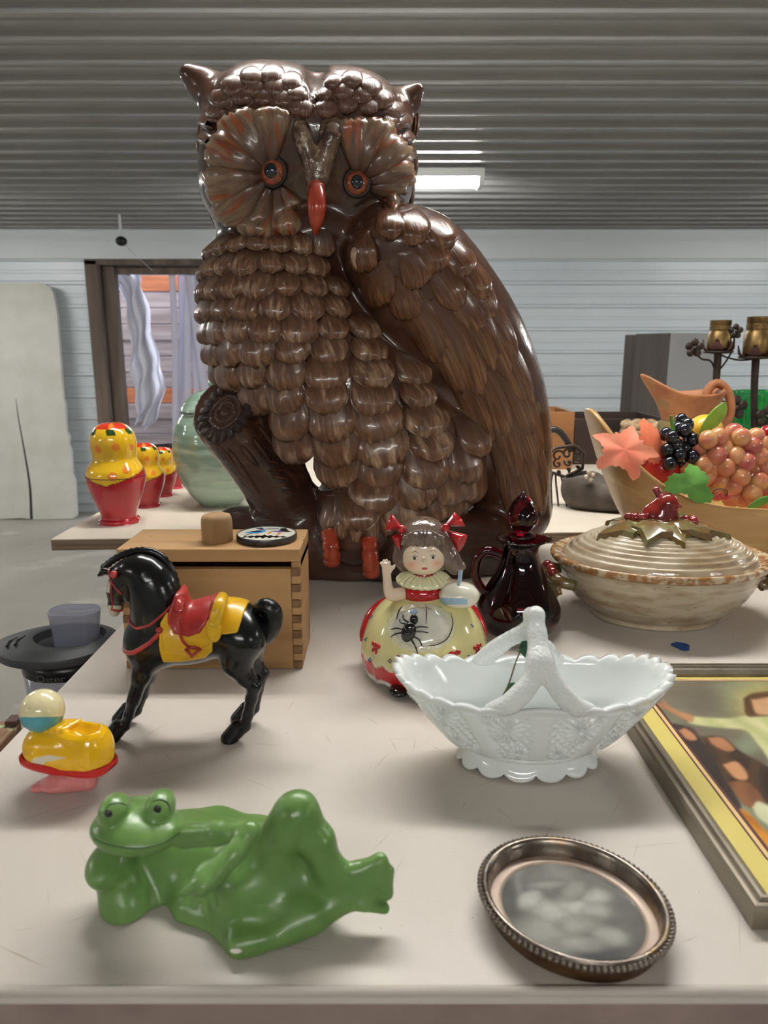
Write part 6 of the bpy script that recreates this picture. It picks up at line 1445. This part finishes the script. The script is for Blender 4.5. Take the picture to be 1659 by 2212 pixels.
crate('dark_tray', 'long dark wooden tray behind the small orange-brown box', 'tray', 1242, 1440, 905, 1000, 1.62, .20, mat('dark_wood', srgb(58, 44, 38), rough=.45, col2=srgb(42, 32, 28), vscale=20, vmap=(.2, 1, 1)))
wk = on_board(1388, 960, 1.52); wh = at(1388, 912, 1.52).z - TB
wkt = thing('wicker_basket', 'pale woven wicker basket behind the bowl of fruit', 'basket', wk)
for k in range(7):
    z = .006 + k * (wh - .012) / 6
    mk('woven_strand', tube([(wk.x + .040 * math.cos(a), wk.y + .040 * math.sin(a), TB + z + .0022 * math.sin(9 * a + k * PI)) for a in np.linspace(0, 2 * PI, 72, endpoint=False)], max(.004, wh / 13), 8, True), mat('wicker', srgb(186, 160, 126), rough=.7, col2=srgb(150, 124, 94), vscale=90) if k == 0 else bpy.data.materials['wicker'], wkt)
mk('basket_base', lathe([(.001, .001), (.038, .001), (.038, .006), (.001, .006)], (wk.x, wk.y, TB), 32), bpy.data.materials['wicker'], wkt)
# ================================================================== things on the floor and beyond the doorway
# foam board leaning on the back wall
m_foam = mat('white_foam_board', srgb(214, 214, 206), rough=.85, col2=srgb(204, 203, 192), vscale=5, bump=.001, bscale=150)
fb0 = at(156, 1115, 5.30)
fxr = at(150, 900, 5.36).x; fz1 = at(60, 610, 5.46).z
fo = thing('foam_board', 'large worn white foam board with rounded corner and a crack, leaning on the wall', 'board', (fxr - .55, 5.33, 0))
r_ = .10
edge = [(fxr - 1.15, 0), (fxr - .60, .0), (fxr - .40, .012), (fxr - .33, .0), (fxr - .02, .004), (fxr + .01, .03), (fxr + .012, .30), (fxr - .006, .34), (fxr - .002, .52), (fxr - .02, .56), (fxr - .008, .62), (fxr - .03, .66), (fxr - .028, .86), (fxr - .04, .90), (fxr - .045, fz1 - .22)] + [(fxr - .06 - r_ + r_ * math.cos(a), fz1 - r_ + r_ * math.sin(a)) for a in np.linspace(0, PI / 2, 7)] + [(fxr - 1.15, fz1)]
FM = Matrix.Translation((0, 5.31, 0)) @ Matrix.Rotation(-.085, 4, 'X') @ Matrix.Rotation(PI / 2, 4, 'X')
mk('board_sheet', prism(edge, -.018, .018, FM), m_foam, fo, False)
ck = [(fxr - .33, .0), (fxr - .325, .25), (fxr - .345, .48), (fxr - .375, .75), (fxr - .385, .90)]
ckp = spline(ck, 14); wds = np.linspace(.022, .003, 14)
mk('crack', prism([(p[0] - w_ / 2, max(p[1], .002)) for p, w_ in zip(ckp, wds)] + [(p[0] + w_ / 2, max(p[1], .002)) for p, w_ in list(zip(ckp, wds))[::-1]], .0181, .0190, FM), mat('crack_dark', srgb(60, 58, 54), rough=.9), fo, False)
# small black ball sensor hung from the ceiling
sn = at(262, 521, 4.9)
hs_ = thing('hanging_bulb_socket', 'small black bulb socket hanging from the ceiling in front of the fascia', 'socket', (sn.x, sn.y, sn.z))
mk('socket', ball(sn, (.036, .036, .030), 20, 12), mat('black_socket', srgb(20, 20, 22), rough=.4), hs_)
mk('cord', tube([sn + Vector((0, 0, .02)), (sn.x, sn.y, sn.z + .05), (sn.x, sn.y, CEIL - .012)], [.012, .010, .008], 10), m_trim, hs_)
mk('pull_string', tube([sn, at(300, 558, 5.2), at(330, 585, 5.35)], .0016, 6, ns=8), m_trim, hs_)
# grey cabinet
cb_c = at(1444, 760, 3.75)
ctop = at(1444, 719, 3.75).z
cab = thing('cabinet', 'tall cabinet with dark brown side and pale grey front near the back wall', 'cabinet', (cb_c.x, 3.9, 0))
m_cdark = mat('dark_brown_laminate', srgb(88, 80, 76), rough=.5, col2=srgb(76, 68, 64), vscale=12, vmap=(4, 4, .2)); m_cgrey = mat('pale_grey_laminate', srgb(176, 176, 176), rough=.5)
x0, x1 = at(1375, 760, 3.95).x, at(1540, 760, 3.9).x
CM = Matrix.Translation((cb_c.x, 3.75, 0))
sd = Vector((x0 - cb_c.x, .55, 0)).normalized(); sl_ = (Vector((x0 - cb_c.x, .25, 0))).length
def slab(p, q, z0, z1, th_, m, nm):
    d_ = (Vector((q[0] - p[0], q[1] - p[1], 0))); L_ = d_.length; d_.normalize(); n_ = Vector((-d_.y, d_.x, 0))
    mk(nm, rbox((0, 0, z0), (L_, th_, z1), .003, M=frame_m(Vector((p[0], p[1], 0)), d_, n_, Vector((0, 0, 1)))), m, cab, False)
pA = (x0, 3.98); pB = (cb_c.x, 3.75); pC = (x1, 3.80)
slab(pA, pB, 0, ctop, .02, m_cdark, 'side_panel')
slab((pB[0] + .004, pB[1]), pC, .06, ctop, .02, m_cgrey, 'door'); slab((x0 + .03, 4.25), (x1 + .02, 4.07), 0, ctop, .02, m_cdark, 'back_panel'); slab((x1 + .001, 3.82), (x1 + .02, 4.07), 0, ctop, .02, m_cgrey, 'side_panel')
# ---------------------------------------------------------------- outside: yard, stacked boards, plastic strips
yard = mk('yard_ground', rbox((-4.5, WALLY + .08, -.12), (1.2, 12, -.02)), mat('yard_gravel', srgb(128, 122, 112), rough=.9, col2=srgb(104, 98, 90), vscale=8)); struct(yard)
m_pal = mat('weathered_boards', srgb(172, 156, 150), rough=.8, col2=srgb(136, 120, 114), vscale=5, vmap=(.3, 1, 3), col3=srgb(172, 158, 150), s3=9, m3=(.2, 1, 4), v3=(.55, .7))
m_palo = mat('orange_boards', srgb(196, 118, 74), rough=.7, col2=srgb(160, 92, 58), vscale=5, vmap=(.3, 1, 3))
stk = thing('board_stack', 'stack of weathered wooden boards standing outside the doorway', 'lumber stack', (-1.6, 6.45, -.02))
zz = 0.0; k = 0; rs = random.Random(11)
while zz < 1.82:
    h = .128; g = .007
    mk('board', rbox((-2.42 + rs.uniform(-.05, .05), 6.40 + rs.uniform(0, .03), zz - .02), (-1.16 + rs.uniform(-.03, .03), 6.44 + rs.uniform(0, .02), zz + h - .02), .006), m_palo if zz > 1.62 or k == 6 else m_pal, stk, False)
    zz += h + g; k += 1
for x in (-2.3, -1.75, -1.25): mk('upright', rbox((x - .045, 6.46, -.02), (x + .045, 6.54, 1.84), .004), m_pal, stk, False)
far = thing('yard_shed', 'blurred shed wall, added as dark backing, with an orange panel beyond the doorway', 'shed', (-.6, 7.6, -.02))
mk('shed_backing', rbox((-4.2, 7.5, -.02), (.9, 7.62, 2.6)), mat('shed_backing_grey', srgb(92, 88, 96), rough=.8, col2=srgb(70, 64, 70), vscale=4), far, False)  # dark backing added to keep bright sky out of the board gaps
mk('orange_panel', rbox((-1.34, 7.44, 1.20), (-1.0, 7.50, 1.62), .01), m_palo, far, False)
for i in range(4): mk('shed_post', rbox((-1.2 + i * .55, 7.42, -.02), (-1.1 + i * .55, 7.5, 2.5)), m_pal, far, False)
m_strip = mat('clear_plastic_strip', srgb(222, 222, 238), rough=.22, trans=.35, ior=1.3, spec=.6)
cur = thing('strip_curtain', 'clear plastic strip curtain hanging in the doorway', 'curtain', (-1.4, WALLY + .12, .2))
mk('curtain_rail', rbox((DX0 + .17, WALLY + .10, DZ - .085), (DX1 - .08, WALLY + .13, DZ - .031), .003), m_jamb, cur, False)
strips = [(-1.655, .050, .02), (-1.60, .055, .05), (-1.545, .055, .02), (-1.49, .05, .04)] + [(-1.36 + i * .058, .062, .02 + .03 * (i % 2)) for i in range(8)]
for i, (x, w_, dy) in enumerate(strips):
    n = 16; zb_ = .42 + .05 * rs.random() if i < 4 else .22 + .08 * rs.random()
    V = []; zt_ = DZ - .06
    lean = -.05 if i < 4 else .10
    for t in np.linspace(0, 1, n):
        z = zt_ + (zb_ - zt_) * t; xo = x + lean * (1 - t) * (-1 if i < 4 else -1) + .008 * math.sin(5 * t + i)
        for k_, (du, dn) in enumerate([(-.5, 0), (-.25, .008), (0, .011), (.25, .008), (.5, 0), (.5, .0025), (.25, .0105), (0, .0135), (-.25, .0105), (-.5, .0025)]):
            V.append((xo + du * w_, WALLY + .135 + dy + dn + .01 * math.sin(3 * t + i), z))
    mk('plastic_strip', (np.array(V), gridf(n, 10, False, True)), m_strip, cur)
# bunched white plastic sheet at the left of the doorway
sh = []
nn, mm = 60, 30
outl = spline([(-2.02, 1.86, .30), (-1.94, 1.70, .20), (-1.90, 1.45, .17), (-1.88, 1.2, .20), (-1.86, 1.0, .22), (-1.88, .78, .17), (-1.94, .66, .10)], nn)
for i in range(nn):
    for j in range(mm):
        a = j / (mm - 1); x, z, w_ = outl[i]
        sh.append((x + (a - .45) * w_ + .012 * math.sin(i * .5 + a * 7), WALLY + .20 + .045 * math.sin(a * 17 + i * .12) + .018 * math.sin(a * 41 + i * .3), z + .03 * math.sin(a * 5)))
A = np.array(sh); Bk = A + np.array([0, .0025, 0]); F1 = gridf(nn, mm, flip=True); F2 = gridf(nn, mm) + nn * mm
shp = thing('plastic_sheet', 'bunched white plastic sheet hanging inside the doorway frame', 'plastic sheet', (-1.95, WALLY + .2, .7))
mk('sheet', (np.concatenate([A, Bk]), np.concatenate([F1, F2])), mat('white_poly_sheet', srgb(220, 220, 230), rough=.35, sss=.2, alpha=.92), shp)
# ---------------------------------------------------------------- low stand, blender jug and printed box beside the table
m_lowt = mat('grey_stand_top', srgb(120, 116, 110), rough=.6)
ls = thing('side_stand', 'low grey stand beside the almond table, carrying the blender', 'stand', (-.52, .68, 0))
mk('stand_top', rbox((-.80, .40, .665), (-.285, .90, .690), .003), m_lowt, ls, False)
for x in (-.76, -.325):
    for y in (.46, .86): mk('leg', tube([(x, y, 0), (x, y, .665)], .012, 10), m_leg, ls)
BYc = .755; lidc = at(128, 1385, BYc)
bl = thing('blender_jug', 'clear blender jug with a black spouted lid beside the table', 'blender', (lidc.x, BYc, .69))
LZb = lidc.z
m_blk = mat('black_rubber_lid', srgb(46, 47, 50), rough=.48, col2=srgb(58, 59, 62), vscale=30)
m_clear = mat('smoky_clear_plastic', srgb(186, 188, 204), rough=.12, alpha=.38)
def lido(k, z):
    out = []
    for a in np.linspace(0, 2 * PI, 80, endpoint=False):
        x, y = .062 * math.cos(a), .056 * math.sin(a); x += -.020 * max(0, -math.cos(a)) ** 6 if False else 0
        if math.cos(a) < 0: x *= 1 + .10 * (-math.cos(a)) ** 3; y *= 1 - .12 * (-math.cos(a)) ** 6
        out.append((lidc.x + x * k + .014 * max(0, min(1, (1 - k) / .4)), BYc + y * k, z))
    return out
lv = [(.30, LZb - .010), (.96, LZb - .010), (1.02, LZb - .008), (1.03, LZb - .003), (1.01, LZb), (.80, LZb + .0045), (.66, LZb + .0070), (.60, LZb + .0068), (.57, LZb - .002), (.05, LZb - .003)]
A = np.array([lido(k, z) for k, z in lv]).reshape(-1, 3); bld = mk('lid', (A, gridf(len(lv), 80, False, True, True)), m_blk, bl, angle=32)
for dx in (0, .009): mk('vent_slot', tube([(lidc.x - .050 + dx + .004 * abs(t), BYc + t * .012 - .012, LZb + .0040 + dx * .18) for t in np.linspace(-1, 1, 7)], .0014, 6), mat('slot_dark', srgb(24, 24, 26), rough=.6), bld)
capo = lambda k, z: [(lidc.x + .020 + k * (.0130 * np.sign(math.cos(a)) + .0150 * math.cos(a)), BYc + k * .0180 * math.sin(a), z) for a in np.linspace(0, 2 * PI, 48, endpoint=False)]
cl_ = [(.88, LZb - .002), (.90, LZb + .012), (.98, LZb + .032), (1.0, LZb + .036), (.94, LZb + .038), (.88, LZb + .0365), (.02, LZb + .036)]
mk('filler_cap', (np.array([capo(k, z) for k, z in cl_]).reshape(-1, 3), gridf(len(cl_), 48, False, True, True)), mat('lavender_clear_plastic', srgb(150, 152, 172), rough=.12, alpha=.62), bl)
def jl(k, z): return [(lidc.x + .010 + .050 * k * math.cos(a), BYc + .050 * k * math.sin(a), z) for a in np.linspace(0, 2 * PI, 60, endpoint=False)]
jv = [(.05, .692), (.70, .692), (.72, .70), (.985, LZb - .020), (.955, LZb - .020), (.69, .704), (.05, .700)]
mk('jug', (np.array([jl(k, z) for k, z in jv]).reshape(-1, 3), gridf(len(jv), 60, False, True, True)), m_clear, bl)
bn = [(.962, LZb - .027), (.985, LZb - .027), (1.010, LZb - .0101), (.985, LZb - .0101)]
band = mk('lid_skirt', (np.array([jl(k, z) for k, z in bn]).reshape(-1, 3), gridf(len(bn), 60, True, True, True)), mat('black_skirt', srgb(20, 20, 22), rough=.3), bl)
tcv = bpy.data.curves.new('maker_name', 'FONT'); tcv.body = 'Oster'; tcv.size = .013; tcv.extrude = .0002; tcv.align_x = 'CENTER'
to = bpy.data.objects.new('maker_name', tcv); COL.objects.link(to); dgr = bpy.context.evaluated_depsgraph_get(); dgr.update()
tme = bpy.data.meshes.new_from_object(to.evaluated_get(dgr)); bpy.data.objects.remove(to)
tv = np.array([v.co[:] for v in tme.vertices]); tf = [list(p.vertices) for p in tme.polygons]
rad_ = .0508; ang_ = tv[:, 0] / rad_
tv2 = np.stack([lidc.x + .010 + rad_ * np.sin(ang_), BYc - rad_ * np.cos(ang_) - tv[:, 2], LZb - .0255 + tv[:, 1] * .8], 1)
mk('lettering', (tv2, tf), mat('grey_lettering', srgb(84, 82, 76), rough=.5), band, False)
pbx = thing('printed_carton', 'brown carton with colourful print standing beside the table edge', 'carton', (-.42, .47, .69))
cq = at(47, 1556, .505); zc_ = cq.z
m_crt = mat('printed_cardboard', srgb(132, 100, 74), rough=.7, col2=srgb(96, 68, 48), vscale=30, col3=srgb(160, 178, 138), s3=55, v3=(.60, .64))
mk('carton_body', rbox((cq.x - .16, .43, .6902), (cq.x, .505, zc_), .002), m_crt, pbx, False)
mk('carton_flap', rbox((cq.x - .008, .495, zc_), (cq.x + .0005, .506, zc_ + .0045), .0008), mat('dark_cardboard', srgb(72, 48, 38), rough=.7), pbx, False)
